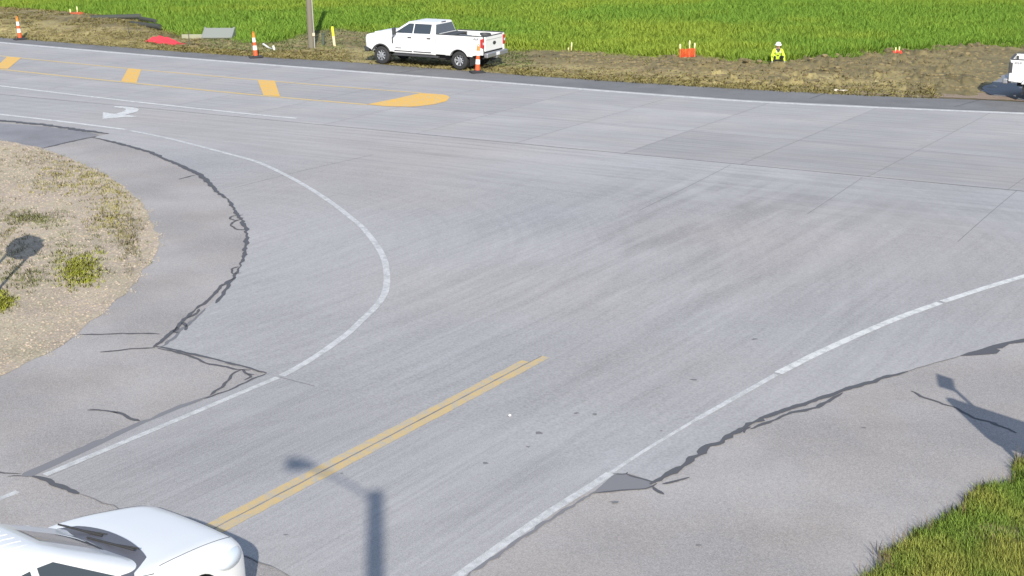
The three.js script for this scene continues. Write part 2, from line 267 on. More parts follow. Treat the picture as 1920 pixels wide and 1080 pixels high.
// markings
const stripe = (name, pts, hw, m, parent, step = 0.4, y = 0.005) => part(name, ribbon(smoothXZ(gx(pts), step), y, (t, i) => [hw * (0.94 + 0.12 * hsh(i, 3, 7)), hw * (0.94 + 0.12 * hsh(i, 4, 7))]), m, parent);
stripe('edge_line', farLine, 0.125, M.white, hwy, 1);
stripe('yellow_line', [[-300, 74], [0, 105], [240, 128.5], [483, 150], [660, 164.5], [790, 174.5]], 0.095, M.yellowFaded, hwy);
stripe('yellow_line', [[-300, 99], [0, 130], [227, 153.5], [493, 179.5], [690, 196.5]], 0.115, M.yellowFaded, hwy);
stripe('lane_line', [[-300, 124], [0, 161], [250, 190.5], [480, 215], [556, 222]], 0.085, M.white, hwy);
stripe('edge_line', [[-300, 186], [-120, 202], [0, 214.5], [117, 228], [236, 243]], 0.085, M.white, side);
stripe('edge_line', [[244, 245], [300, 256], [350, 268], [437, 291], [480, 303], [554, 338], [620, 379], [660, 410], [677, 424], [698, 449], [713, 471], [722, 492], [725, 513], [725, 533], [721, 551], [711, 567], [694, 586], [680, 599], [650, 627], [600, 663], [560, 688], [528, 705]], 0.075, M.whiteWorn, side, 0.2);
stripe('edge_line', [[521, 708], [430, 746], [350, 780], [250, 822], [140, 868], [84, 891]], 0.065, M.whiteWorn, side, 0.2);
stripe('edge_line', [[840, 1093], [870, 1072], [1000, 981], [1040, 954], [1092, 921.5], [1144, 888]], 0.07, M.whiteWorn, side, 0.2);
stripe('edge_line', [[1144, 888], [1184, 861], [1240, 826], [1307, 786]], 0.035, M.whiteWorn, side, 0.2);
stripe('edge_line', [[1307, 786], [1364, 754], [1455, 702.5]], 0.055, M.whiteWorn, side, 0.2);
stripe('edge_line', [[1459, 700], [1520, 669], [1600, 632], [1680, 598], [1762, 568]], 0.085, M.white, side, 0.2);
stripe('edge_line', [[1767, 566], [1850, 539], [1920, 518], [2080, 472]], 0.085, M.white, side, 0.2);
stripe('edge_line', [[-160, 1003], [-60, 959], [0, 935], [33, 921]], 0.06, M.whiteWorn, shL, 0.2, -0.001);
{
  const a = G(330, 1029), b = G(1022, 664), d = b.clone().sub(a).normalize(), n = [-d.z, d.x], L = a.distanceTo(b);
  for (const o of [-0.1, 0.1]) { const l = []; for (let s = (o > 0 ? 0 : 0); s <= L - (o < 0 ? 0.5 : 0); s += 0.2) l.push([a.x + d.x * s + n[0] * o, a.z + d.z * s + n[1] * o]); part('yellow_line', ribbon(l, 0.005, (t, i) => [0.076 + 0.016 * hsh(i, 5, o > 0 ? 1 : 2), 0.076 + 0.016 * hsh(i, 6, o > 0 ? 1 : 2)]), M.yellow, side); }
  const l = []; for (let s = 0; s <= L; s += 0.3) l.push([a.x + d.x * s + n[0] * 0.01 * (hsh(l.length, 1, 1) - 0.5), a.z + d.z * s + n[1] * 0.02 * (hsh(l.length, 2, 1) - 0.5)]);
  part('joint', ribbon(l, 0.006, (t, i) => [0.012 * hsh(i, 7, 1) ** 2, 0.002 + 0.012 * hsh(i, 8, 1) ** 2]), M.tarGrey, side);
}
for (const q of [[[13, 106.7], [40, 108.3], [15, 129.5], [-10, 128.5]], [[240, 128.7], [265, 131], [256, 155.5], [227, 153]], [[483, 150], [515, 151.5], [525, 181], [494, 178.7]], [[-220, 84], [-196, 86], [-226, 108], [-252, 105]]]) part('median_bar', sheet(gx(q), 0.009), M.yellowBright, hwy);
part('median_nose', sheet(gx([[688, 196], [743, 185], [788, 175], [811, 176], [831, 177.5], [840, 180], [843, 183], [837, 190], [814, 196], [790, 199], [768, 200.5], [722, 199.5]]), 0.009), M.yellowBright, hwy);
part('turn_arrow', sheet(gx([[193.3, 210.6], [214.4, 213.9], [227.8, 210.6], [235, 206.8], [236.5, 204.6], [230, 203], [211.7, 201.7], [216.7, 199.4], [235.6, 200], [250, 201.8], [257.5, 203.6], [260.6, 205.6], [257.8, 209.4], [248, 212.4], [234, 215.4], [255.6, 218.3], [255.6, 219.4], [233, 220.2], [192, 223.3]]), 0.009), M.white, hwy);

// sealed cracks: [pixel line, half-width in metres, which surface]
function crack(px, w, parent, y, m = M.tar, rough = 0.9) {
  const s = Math.floor(px[0][0] * 7 + px[0][1]);
  const pts = smoothXZ(gx(px), 0.09).map(([x, z]) => [x + (vnoise(x * 5, z * 5, s) - 0.5) * 0.06, z + (vnoise(x * 5, z * 5, s + 1) - 0.5) * 0.06]);
  part('crack_sealant', ribbon(pts, y, (t, i) => { const e = Math.min(1, 0.35 + 6 * Math.min(t, 1 - t)); return [w * e * (1 - rough / 2 + rough * vnoise(i * 0.7, s, 3)), w * e * (1 - rough / 2 + rough * vnoise(i * 0.7, s, 4))]; }), m, parent);
}
const yc = 0.004;
crack([[-160, 214], [0, 226], [35, 229], [87, 234.5], [160, 245], [203, 250.5]], 0.13, side, yc);
crack([[172, 257], [219, 268], [277, 284], [315, 300], [344, 313], [376, 329], [408, 360]], 0.075, side, yc);
crack([[344, 313], [376, 330], [408, 360], [429, 377], [446, 402], [461, 428], [462, 449], [456, 484], [446, 507]], 0.048, side, yc + 0.002, M.tar, 1.5);
crack([[80, 278], [130, 266], [172, 257], [186, 254]], 0.06, shL, 0.001);
crack([[334, 336], [348, 333], [366, 328]], 0.035, shL, 0.001);
crack([[429, 411], [438, 405], [456, 403]], 0.03, side, yc); crack([[429, 411], [442, 413], [450, 412]], 0.025, side, yc);
crack([[432, 422], [438, 416], [450, 412]], 0.03, side, yc); crack([[432, 422], [445, 430], [460, 431]], 0.03, side, yc);
crack([[448, 500], [436, 504], [434, 510], [441, 513], [452, 512]], 0.025, side, yc);
crack([[447, 505], [441, 514], [436, 523], [428, 526], [416, 536], [408, 543], [397, 557.5], [380, 570], [366, 581]], 0.04, side, yc);
crack([[441, 520], [430, 532], [424, 542], [414, 556], [405, 569]], 0.04, side, yc);
crack([[366, 581], [354, 591], [342, 604], [332, 615], [323, 624], [306, 636], [288, 650]], 0.045, side, yc);
crack([[385, 578], [374, 590], [366, 598], [352, 610], [342, 618], [324, 634], [311, 645], [300, 651]], 0.035, side, yc, M.tarGrey);
crack([[372, 580], [364, 590], [352, 596]], 0.03, side, yc); crack([[342, 604], [350, 612], [346, 620]], 0.035, side, yc); crack([[332, 612], [327, 622], [336, 624]], 0.025, side, yc);
crack([[146, 628], [180, 626.5], [218, 625.6], [257, 625], [298, 626]], 0.028, shL, 0.001);
crack([[187, 660], [210, 658], [233, 656], [262, 653], [292, 651]], 0.028, shL, 0.001);
crack([[288, 650], [303, 651], [330, 657], [362, 665], [420, 678], [467, 690], [500, 699.5]], 0.035, side, yc + 0.002);
crack([[296, 653], [330, 661], [366, 670], [389, 682], [420, 686], [451, 694], [470, 693]], 0.03, shL, 0.001);
crack([[458, 692], [443, 697], [424, 717], [408, 730], [393, 742]], 0.028, shL, 0.001); crack([[458, 692], [462, 700], [478, 702]], 0.03, shL, 0.001); crack([[462, 700], [470, 706], [456, 713]], 0.03, shL, 0.001);
crack([[500, 700], [467, 713], [428, 731], [397, 743], [373, 750]], 0.025, shL, 0.001);
part('crack_sealant', sheet(gx([[396, 741], [373, 748], [355, 754], [334, 760], [316, 768], [299, 775], [282, 785], [264, 789], [240, 800], [214, 811], [195, 822], [175, 827], [158, 836], [140, 843], [110, 858], [78, 872], [43, 887], [40, 893], [60, 894], [80, 884], [163, 846], [272, 793], [335, 767], [373, 752]]), 0.002), M.patch2 ?? (M.patch2 = mat(0.17, 0.168, 0.18, 0.88)), shL);
crack([[165, 769], [187, 769], [210, 772], [222, 775]], 0.025, shL, 0.001); crack([[212, 772], [233, 778], [264, 789]], 0.035, shL, 0.001);
crack([[-30, 883], [0, 886], [39, 888]], 0.02, shL, 0.001); crack([[15, 893], [50, 893]], 0.012, shL, 0.001);
crack([[58, 892], [80, 899], [101, 907.5], [128, 917], [152, 925]], 0.045, side, yc); crack([[152, 925], [198, 943], [330, 996], [478, 1050], [545, 1080]], 0.012, side, yc, M.tarGrey);
crack([[1702, 696.5], [1647, 712], [1594, 728.6], [1541, 745], [1498, 760], [1450, 776.6], [1412, 793]], 0.055, side, yc, M.tar, 0.7);
crack([[1450, 776.6], [1412, 793], [1374, 815], [1335, 836], [1307, 855.6], [1278, 877], [1249, 894], [1222, 908]], 0.058, side, yc + 0.002, M.tar, 1.6);
crack([[1580, 736], [1551, 752.6], [1517, 768], [1479, 776.6], [1441, 791], [1407, 805]], 0.035, shR, 0.001, M.tar, 1.5);
crack([[1410, 800], [1398, 806], [1396, 812]], 0.03, shR, 0.001);
crack([[1702, 696], [1750, 681], [1800, 668]], 0.012, side, yc, M.tarGrey);
part('crack_sealant', sheet(gx([[1799, 667.5], [1815, 661], [1834, 656.5], [1862, 647], [1888, 641], [1920, 635], [1990, 617], [1990, 622], [1920, 642], [1893, 645], [1880, 653], [1868, 654], [1876, 657], [1869, 663], [1840, 665.5], [1815, 667]]), 0.003), M.tar, side);
crack([[1707, 733], [1727, 742], [1747, 749], [1766, 757], [1786, 762], [1829, 784], [1862, 793], [1885, 803], [1906, 811]], 0.03, shR, 0.001, M.tar, 1.2);
part('patch', sheet(gx([[1150, 890], [1176, 888], [1228, 905], [1211, 917], [1185, 919], [1158, 921], [1112, 924]]), 0.001), M.patch2, shR);
crack([[1150, 889], [1172, 890], [1177, 886]], 0.02, side, yc); crack([[1176, 889], [1200, 897], [1228, 906]], 0.02, side, yc); crack([[1232, 907], [1211, 917], [1185, 918.5], [1158, 921], [1114, 924]], 0.018, shR, 0.004);
crack([[1226, 912], [1236, 921], [1247, 928]], 0.03, shR, 0.004); crack([[1238, 907], [1262, 903], [1290, 894]], 0.028, shR, 0.004);
crack([[1118, 921], [1085, 942], [1052, 962], [1010, 990], [965, 1020], [910, 1055], [870, 1084]], 0.03, shR, 0.004, M.patch2, 1.9);
for (const [x, y, s] of [[1154, 942, 0.05], [1010, 812, 0.05], [1115, 777, 0.035], [1080, 775, 0.03], [990, 838, 0.025], [910, 868, 0.04], [1240, 808, 0.02], [1300, 712, 0.05], [1415, 636, 0.04], [536, 1003, 0.02], [640, 888, 0.02], [1310, 1022, 0.03], [1620, 802, 0.03]]) {
  const p = G(x, y), q = []; for (let i = 0; i < 9; i++) { const a = i / 9 * 6.283, r = s * rr(0.5, 1.3); q.push([p.x + Math.cos(a) * r * 1.5, p.z + Math.sin(a) * r]); }
  part('tar_spot', sheet(q, 0.005), M.tarGrey, side);
}

// ---------------------------------------------------------------- verges, dirt, grass
function tuft(n, h, spread, w, lean = 0.35, s0 = 1) {     // a clump of bent grass blades
  const pos = [], nor = [], idx = [];
  const old = seed; seed = s0 * 7919;
  for (let i = 0; i < n; i++) {
    const a = rr(0, 6.283), r = spread * Math.sqrt(rnd()), x = Math.cos(a) * r, z = Math.sin(a) * r, hh = h * rr(0.55, 1.1), b = rr(0, 6.283), ww = w * rr(0.7, 1.2), lx = Math.cos(a) * lean * hh * rr(0.2, 1.2), lz = Math.sin(a) * lean * hh * rr(0.2, 1.2), cx = Math.cos(b) * ww, cz = Math.sin(b) * ww, k = pos.length / 3;
    pos.push(x - cx, 0, z - cz, x + cx, 0, z + cz, x - cx * 0.8 + lx * 0.35, hh * 0.55, z - cz * 0.8 + lz * 0.35, x + cx * 0.8 + lx * 0.35, hh * 0.55, z + cz * 0.8 + lz * 0.35, x + lx, hh, z + lz);
    for (let q = 0; q < 5; q++) nor.push(-Math.sin(b) * 0.3, 0.95, Math.cos(b) * 0.3);
    idx.push(k, k + 1, k + 2, k + 2, k + 1, k + 3, k + 2, k + 3, k + 4);
  }
  seed = old;
  const g = new THREE.BufferGeometry(); g.setAttribute('position', new THREE.Float32BufferAttribute(pos, 3)); g.setAttribute('normal', new THREE.Float32BufferAttribute(nor, 3)); g.setIndex(idx); return g;
}
function scatter(geo, m, list) {                          // list: [x, y, z, scale, heightScale, r, g, b]
  const o = new THREE.InstancedMesh(geo, m, list.length), q = new THREE.Object3D(), c = new THREE.Color();
  list.forEach((e, i) => { q.position.set(e[0], e[1], e[2]); q.rotation.set(e[8] ?? 0, rr(0, 6.283), e[9] ?? 0); q.scale.set(e[3], e[4], e[3]); q.updateMatrix(); o.setMatrixAt(i, q.matrix); o.setColorAt(i, c.setRGB(e[5], e[6], e[7])); });
  o.instanceMatrix.needsUpdate = true; o.castShadow = o.receiveShadow = true; return o;
}
const grassMat = new THREE.MeshPhysicalMaterial({ color: 0xffffff, roughness: 0.8, side: THREE.DoubleSide, transmission: 0, thickness: 0 });
const clodGeo = (() => { const g = new THREE.IcosahedronGeometry(1, 1), p = g.attributes.position; for (let i = 0; i < p.count; i++) { const x = p.getX(i), y = p.getY(i), z = p.getZ(i), k = 0.7 + 0.6 * vnoise(x * 1.7 + 9, y * 1.7 + z * 2.3 + 9, 3); p.setXYZ(i, x * k, y * k * 0.75, z * k); } g.computeVertexNormals(); return g; })();

// --- gravel corner on the left
const inPoly = (poly, x, z) => { let c = false; for (let i = 0, j = poly.length - 1; i < poly.length; j = i++) if ((poly[i][1] > z) !== (poly[j][1] > z) && x < (poly[j][0] - poly[i][0]) * (z - poly[i][1]) / (poly[j][1] - poly[i][1]) + poly[i][0]) c = !c; return c; };
const jag = (pts, amp, s) => smoothXZ(pts, 0.25).map(([x, z]) => [x + (vnoise(x * 2.2, z * 2.2, s) - 0.5) * amp, z + (vnoise(x * 2.2, z * 2.2, s + 5) - 0.5) * amp]);
const gravelPoly = [...jag(gx(gravelEdge), 0.16, 11), ...gx([[-900, 1000], [-900, 300]])];
{
  const g = top(new THREE.Mesh(sheet(gravelPoly, 0.0), M.gravel), 'gravel_verge', 'tan gravel corner with sparse weeds beside the curved shoulder', 'gravel', null, 'structure');
  const st = [], xs = gravelPoly.map((p) => p[0]), zs = gravelPoly.map((p) => p[1]), x0 = -19, x1 = Math.max(...xs), z0 = -50, z1 = -18;
  for (let i = 0; i < 60000; i++) { const x = rr(x0, x1), z = rr(z0, z1); if (!inPoly(gravelPoly, x, z)) continue; const [px, py] = toPx(V3(x, 0, z)); if (px < -60 || py > 760) continue; const s = 0.006 + 0.024 * rnd() ** 4, k = rr(0.26, 0.40), w = rr(0, 0.03); st.push([x, 0.002, z, s, s, k * 1.06 + w, k * 0.92, k * 0.71]); }
  // loose stones that spilled over the edge of the asphalt
  for (let i = 0; i < 420; i++) { const e = gravelEdge[2 + Math.floor(rnd() * 17)], f = G(e[0] + rr(-6, 14), e[1] + rr(-3, 6)); const s = rr(0.006, 0.016), k = rr(0.25, 0.45); st.push([f.x, 0.002, f.z, s, s, k, k * 0.9, k * 0.77]); }
  top(scatter(clodGeo, mat(1, 1, 1, 0.95), st), 'gravel_stones', 'loose tan gravel stones covering the corner', 'gravel', null, 'stuff');
  const wd = [], spots = [[155, 335, 105, 44, 380, 1], [210, 375, 50, 48, 110, 1], [60, 410, 65, 16, 170, 0], [150, 505, 46, 36, 300, 2], [45, 520, 50, 26, 110, 0], [0, 568, 30, 22, 160, 2], [200, 415, 46, 30, 120, 1], [120, 465, 150, 60, 150, 0], [90, 300, 120, 26, 130, 3], [240, 440, 26, 60, 160, 3], [20, 450, 40, 80, 120, 3]];
  const gauss = () => (rnd() + rnd() + rnd() - 1.5) * 0.9;
  for (const [cx, cy, sx, sy, n, kind] of spots) for (let i = 0; i < n; i++) {
    const p = G(cx + gauss() * sx, cy + gauss() * sy); if (!inPoly(gravelPoly, p.x, p.z)) continue;
    const k = rr(0.7, 1.25), c = [[0.24, 0.25, 0.09], [0.40, 0.36, 0.10], [0.38, 0.40, 0.04], [0.32, 0.28, 0.14]][kind];
    wd.push([p.x, 0, p.z, rr(0.5, 1.1) * (kind === 2 ? 1.3 : 1), rr(0.45, 1.0), c[0] * k, c[1] * k, c[2] * k]);
  }
  top(scatter(tuft(9, 0.10, 0.09, 0.006, 0.7, 3), grassMat, wd), 'weeds', 'yellow green weeds scattered over the gravel', 'weeds', null, 'stuff');
}
// --- green verge in the lower right corner
{
  const edge = jag(gx(grassEdge), 0.3, 21), poly = [...edge, ...gx([[2600, 800], [2600, 1500], [1500, 1500]])];
  top(new THREE.Mesh(sheet(poly, -0.002), mat(1, 1, 1, 0.95, { map: rep(dirtTex, 1 / 4, 1 / 4) })), 'verge', 'brown soil under the green roadside grass by the shoulder', 'verge', null, 'structure');
  const l = [], bare = G(1893, 1003);
  for (let i = 0; i < 60000; i++) {
    const x = rr(3.6, 9.5), z = rr(-20.5, -11.5); if (!inPoly(poly, x, z)) continue; const [px, py] = toPx(V3(x, 0, z)); if (px > 2010 || py > 1180) continue;
    const db = Math.hypot((x - bare.x) / 0.75, (z - bare.z) / 0.55); if (db < 1 && rnd() > 0.1 + 0.5 * db * db) continue;
    const n = fbm(x * 0.9, z * 0.9, 141, 3), k = rr(0.7, 1.3), y = sstep(0.35, 0.65, n);
    l.push([x, -0.01, z, rr(0.7, 1.2), rr(0.5, 1.15) * (0.7 + 0.6 * n), lerp(0.24, 0.40, y) * k, lerp(0.36, 0.42, y) * k, lerp(0.05, 0.08, y) * k]);
  }
  top(scatter(tuft(13, 0.15, 0.085, 0.0035, 0.65, 5), grassMat, l), 'verge_grass', 'bright green grass on the verge in the corner beside the shoulder', 'grass', null, 'stuff');
  const dry = []; for (let i = 0; i < 260; i++) { const p = edge[Math.floor(rnd() * edge.length * 0.75)]; dry.push([p[0] + rr(-0.12, 0.1), 0, p[1] + rr(-0.12, 0.1), rr(0.6, 1.1), rr(0.6, 1.3), 0.2, 0.14, 0.07]); }
  top(scatter(tuft(4, 0.24, 0.05, 0.004, 0.4, 8), grassMat, dry), 'dry_stalks', 'dry brown stalks along the edge of the green verge', 'stalks', null, 'stuff');
}
// --- disturbed dirt strip beyond the far shoulder
const fieldEdge = table([[-420, 4], [-150, 18], [0, 24], [120, 33], [200, 41], [262, 47], [310, 62], [350, 70], [440, 73], [480, 82], [515, 86], [555, 76], [600, 61], [640, 58], [700, 62], [760, 75], [860, 88], [960, 96], [1000, 97], [1090, 101], [1180, 108], [1225, 116], [1260, 114], [1330, 115], [1370, 122], [1457, 124], [1560, 112], [1640, 105], [1720, 99], [1840, 92], [1920, 90], [2250, 84]]);
const mound = (px, t) => (sstep(360, 200, px) * 0.50 + sstep(430, 560, px) * sstep(690, 640, px) * 0.16 + sstep(980, 1060, px) * 0.10 + sstep(1180, 1240, px) * sstep(1360, 1300, px) * 0.10) * Math.pow(Math.sin(Math.PI * clamp(t * 0.9)), 0.8);
function dirtH(x, z, px, t) {
  const [u, v] = uvH(x, z), cut = sstep(0, 0.14, t);
  const flat = 1 - 0.92 * sstep(660, 690, px) * sstep(985, 955, px) * sstep(0.55, 0.3, t), edge = sstep(1900, 1840, px) ;
  const rough = sstep(1150, 1400, px) * 0.9 + 0.35, rut = Math.abs(2 * vnoise(u * 0.10, v * 1.5, 151) - 1);
  return 0.006 - 0.03 * (1 - cut) * 0 + cut * flat * (mound(px, t) + 0.17 * rough * (fbm(u * 1.3, v * 1.9, 153, 4) - 0.35) + 0.12 * rough * (rut - 0.4) + 0.5 * rough * sstep(0.62, 0.8, fbm(u * 2.3, v * 2.6, 157, 3)) * 0.3) * (0.5 + 0.5 * edge) * (1 - 0.97 * sstep(1812, 1848, px) * sstep(0.95, 0.7, t));
}
{
  const pos = [], uv = [], idx = [], col = [], N = 760, R = 46, x0 = -180, x1 = 2110; const cl = [], gr = [];
  for (let i = 0; i <= N; i++) {
    const px = lerp(x0, x1, i / N), a = G(px, shoulderEdge(px) + 1), b = G(px, fieldEdge(px) - 5);
    for (let j = 0; j <= R; j++) {
      const t = j / R, x = lerp(a.x, b.x, t), z = lerp(a.z, b.z, t), h = dirtH(x, z, px, t) + (t > 0.85 ? -0.02 * (t - 0.85) / 0.15 : 0); pos.push(x, h, z); uv.push(x, z); { const e = sstep(0.52, 0.36, t + 0.5 * (fbm(x * 1.1, z * 1.1, 165, 4) - 0.35)) * (px < 1700 ? 1 : 0), q = px < 700 ? 0.6 : 0; const m = clamp(e + q * sstep(0.4, 0.6, fbm(x * 0.7, z * 0.7, 167, 3))); col.push(lerp(0.8, 1.4, m), lerp(0.8, 1.42, m), lerp(0.78, 1.35, m)); }
      if (j && i) { const k = i * (R + 1) + j; idx.push(k - R - 2, k - 1, k - R - 1, k - R - 1, k - 1, k); }
      // lumps of earth, and thin grass along the shoulder
      const nCl = (px > 1050 ? 0.5 : px < 320 ? 0.3 : 0.1) * (px > 660 && px < 985 && t < 0.6 ? 0.2 : 1);
      if (t > 0.1 && rnd() < nCl) { const s = 0.02 + 0.13 * rnd() ** 4, k = rr(0.7, 1.25); cl.push([x + rr(-0.06, 0.06), h - s * 0.2, z + rr(-0.1, 0.1), s, s * 0.8, 0.175 * k, 0.138 * k, 0.068 * k]); }
      const lush = px < 360 ? 0.9 * sstep(0.35, 0.6, fbm(x * 0.8, z * 0.8, 161, 3)) : px < 1000 ? 0.34 : 0.05, nearG = sstep(0.30, 0.03, t) * (px > 1760 ? 0 : px > 660 && px < 960 ? 0.06 : 0.8);
      if (px < 1790 && rnd() < lush + nearG) { const k = rr(0.7, 1.25); gr.push([x + rr(-0.15, 0.15), h - 0.01, z + rr(-0.15, 0.15), rr(0.7, 1.3), rr(0.15, 0.5), (px > 380 && px < 1000 && t > 0.25 ? 0.26 : 0.36) * k, (px > 380 && px < 1000 && t > 0.25 ? 0.32 : 0.31) * k, 0.10 * k]); }
    }
  }
  const g = new THREE.BufferGeometry(); g.setAttribute('position', new THREE.Float32BufferAttribute(pos, 3)); g.setAttribute('uv', new THREE.Float32BufferAttribute(uv, 2)); g.setAttribute('color', new THREE.Float32BufferAttribute(col, 3)); g.setIndex(idx); g.computeVertexNormals();
  top(new THREE.Mesh(g, M.dirt), 'dirt_verge', 'torn up brown earth strip between the far shoulder and the field', 'dirt', null, 'structure');
  top(scatter(clodGeo, mat(1, 1, 1, 0.97), cl), 'dirt_clods', 'brown lumps of turned earth on the far verge', 'clods', null, 'stuff');
  top(scatter(tuft(8, 0.22, 0.13, 0.012, 0.7, 13), grassMat, gr), 'sparse_grass', 'thin dry grass along the edge of the far shoulder', 'grass', null, 'stuff');
}
{ // dark asphalt approach into the field, with a reddish sandy rim
  const ap = gx([[2300, 130], [1930, 138], [1884, 143], [1872, 149], [1858, 158], [1838, 170], [1846, 175], [1855, 179], [1880, 181], [1897, 183], [1905, 187], [1925, 190], [2300, 203]]);
  top(new THREE.Mesh(sheet(jag(gx([[1600, 172], [1650, 170], [1700, 171], [1760, 168], [1800, 166], [1838, 168], [1860, 176], [1920, 184], [2100, 196], [2100, 198], [1920, 190], [1838, 186.4], [1700, 181.3], [1620, 177.4]]), 0.2, 41), 0.022), mat(0.30, 0.225, 0.165, 0.95, { bumpMap: rep(grainBump, 1, 1), bumpScale: 0.02 })), 'sand_edge', 'reddish sand along the shoulder before the dark field approach', 'sand', null, 'structure');
  top(new THREE.Mesh(sheet(jag(ap, 0.25, 31), 0.05), M.newAsphalt), 'field_approach', 'dark asphalt field approach under the parked truck', 'approach', null, 'structure');
  part('edge_face', (() => { const l = jag(ap, 0.25, 31), p = [], ix = []; l.forEach(([x, z], i) => { p.push(x, 0.05, z, x + (hsh(i, 2, 3) - 0.5) * 0.05 - 0.02, -0.03, z + 0.05); if (i) { const k = 2 * i; ix.push(k - 2, k - 1, k, k, k - 1, k + 1); } }); const g = new THREE.BufferGeometry(); g.setAttribute('position', new THREE.Float32BufferAttribute(p, 3)); g.setIndex(ix); g.computeVertexNormals(); return g; })(), M.tar, scene.getObjectByName('field_approach'));
}
// --- grass field
{
  const l = [], f = [];
  for (let i = 0; i < 190000; i++) {
    const z = -56 - 64 * Math.pow(rnd(), 1.25), x = rr(-0.48, 0.48) * -z * 1.0; const [px, py] = toPx(V3(x, 0, z));
    const be = fieldEdge(px) + (vnoise(px * 0.06, 1, 3) - 0.5) * 5; if (py > be || px < -80 || px > 2000 || py < -40) continue;
    const d = be - py, n = fbm(x * 0.12, z * 0.12, 171, 3), n2 = fbm(x * 0.7, z * 0.7, 173, 2), k = rr(0.88, 1.14), y = clamp(sstep(0.35, 0.7, n) * 0.8 + (n2 - 0.5) * 0.8);
    l.push([x, -0.09, z, rr(0.9, 1.6), rr(0.7, 1.05) * (0.8 + 0.4 * n2) * (d < 6 ? 0.6 : 1), lerp(0.22, 0.34, y) * k, lerp(0.38, 0.44, y) * k, lerp(0.036, 0.042, y) * k]);
  }
  top(scatter(tuft(22, 0.5, 0.34, 0.008, 0.35, 17), grassMat, l), 'field_grass', 'tall bright green grass of the field beyond the dirt strip', 'grass', null, 'stuff');
  console.log('field tufts', l.length);
}

// ---------------------------------------------------------------- vehicles (x forward, y up, z to the vehicle's right, origin on the ground under the rear axle)
const paint = new THREE.MeshPhysicalMaterial({ color: new THREE.Color().setRGB(0.72, 0.72, 0.72), roughness: 0.34, clearcoat: 0.8, clearcoatRoughness: 0.12, side: THREE.DoubleSide });
const glass = new THREE.MeshPhysicalMaterial({ color: new THREE.Color().setRGB(0.035, 0.045, 0.055), roughness: 0.06, clearcoat: 1, clearcoatRoughness: 0.03, side: THREE.DoubleSide });
const windGlass = new THREE.MeshPhysicalMaterial({ color: new THREE.Color().setRGB(0.13, 0.14, 0.16), roughness: 0.08, clearcoat: 1, clearcoatRoughness: 0.03, side: THREE.DoubleSide });
const rubber = mat(0.028, 0.028, 0.03, 0.85), plastic = mat(0.045, 0.047, 0.05, 0.6), chrome = mat(0.62, 0.63, 0.65, 0.22, { metalness: 1 }), alloy = mat(0.55, 0.56, 0.58, 0.35, { metalness: 0.8 });
const redLens = new THREE.MeshPhysicalMaterial({ color: new THREE.Color().setRGB(0.42, 0.02, 0.02), roughness: 0.2, clearcoat: 1, side: THREE.DoubleSide });
const amberLens = new THREE.MeshPhysicalMaterial({ color: new THREE.Color().setRGB(0.75, 0.12, 0.04), roughness: 0.2, clearcoat: 1, side: THREE.DoubleSide });
const clearLens = new THREE.MeshPhysicalMaterial({ color: new THREE.Color().setRGB(0.55, 0.6, 0.66), roughness: 0.1, clearcoat: 1, side: THREE.DoubleSide });
const darkBox = mat(0.03, 0.03, 0.032, 0.8), steel = mat(0.35, 0.36, 0.38, 0.45, { metalness: 0.7 });
const heading = (o, az) => { o.rotation.set(0, Math.PI / 2 - rad(az), 0); return o; };

// side outline (x, y) with wheel arches cut by arcs, extruded to thickness from z0 to z1 with bevelled edges
function slabSide(outline, z0, z1, bev = 0.03, seg = 3) {
  const s = new THREE.Shape(); outline(s); const g = new THREE.ExtrudeGeometry(s, { depth: z1 - z0 - 2 * bev, bevelEnabled: bev > 0, bevelThickness: bev, bevelSize: bev, bevelOffset: -bev, bevelSegments: seg, curveSegments: 18 });
  return g.translate(0, 0, z0 + bev);
}
function ringLoft(rings, n = 14, cap = 0.04) {           // rings: {y, x0, x1, hw, r}: rounded rectangles stacked upwards, closed by a crowned top
  const out = (q) => { const p = [], { x0, x1, hw, r } = q; for (const [cx, cz, a0] of [[x1 - r, hw - r, 0], [x0 + r, hw - r, 1], [x0 + r, -hw + r, 2], [x1 - r, -hw + r, 3]]) for (let i = 0; i <= n; i++) { const a = (a0 + i / n) * Math.PI / 2; p.push([cx + r * Math.cos(a), cz + r * Math.sin(a)]); } return p; };
  const pos = [], idx = []; const L = 4 * (n + 1);
  const push = (q, f, y) => { const o = out(q), mx = (q.x0 + q.x1) / 2; for (const [x, z] of o) pos.push(mx + (x - mx) * f, y, z * f); };
  rings.forEach((q) => push(q, 1, q.y)); const q = rings[rings.length - 1], nr = rings.length; const caps = [0.93, 0.8, 0.55, 0.25, 0.001];
  caps.forEach((f) => push(q, f, q.y + cap * (1 - f * f)));
  for (let j = 0; j + 1 < nr + caps.length; j++) for (let i = 0; i < L; i++) { const a = j * L + i, b = j * L + (i + 1) % L, c = a + L, d = b + L; idx.push(a, c, b, b, c, d); }
  const g = new THREE.BufferGeometry(); g.setAttribute('position', new THREE.Float32BufferAttribute(pos, 3)); g.setIndex(idx); g.computeVertexNormals(); return g;
}
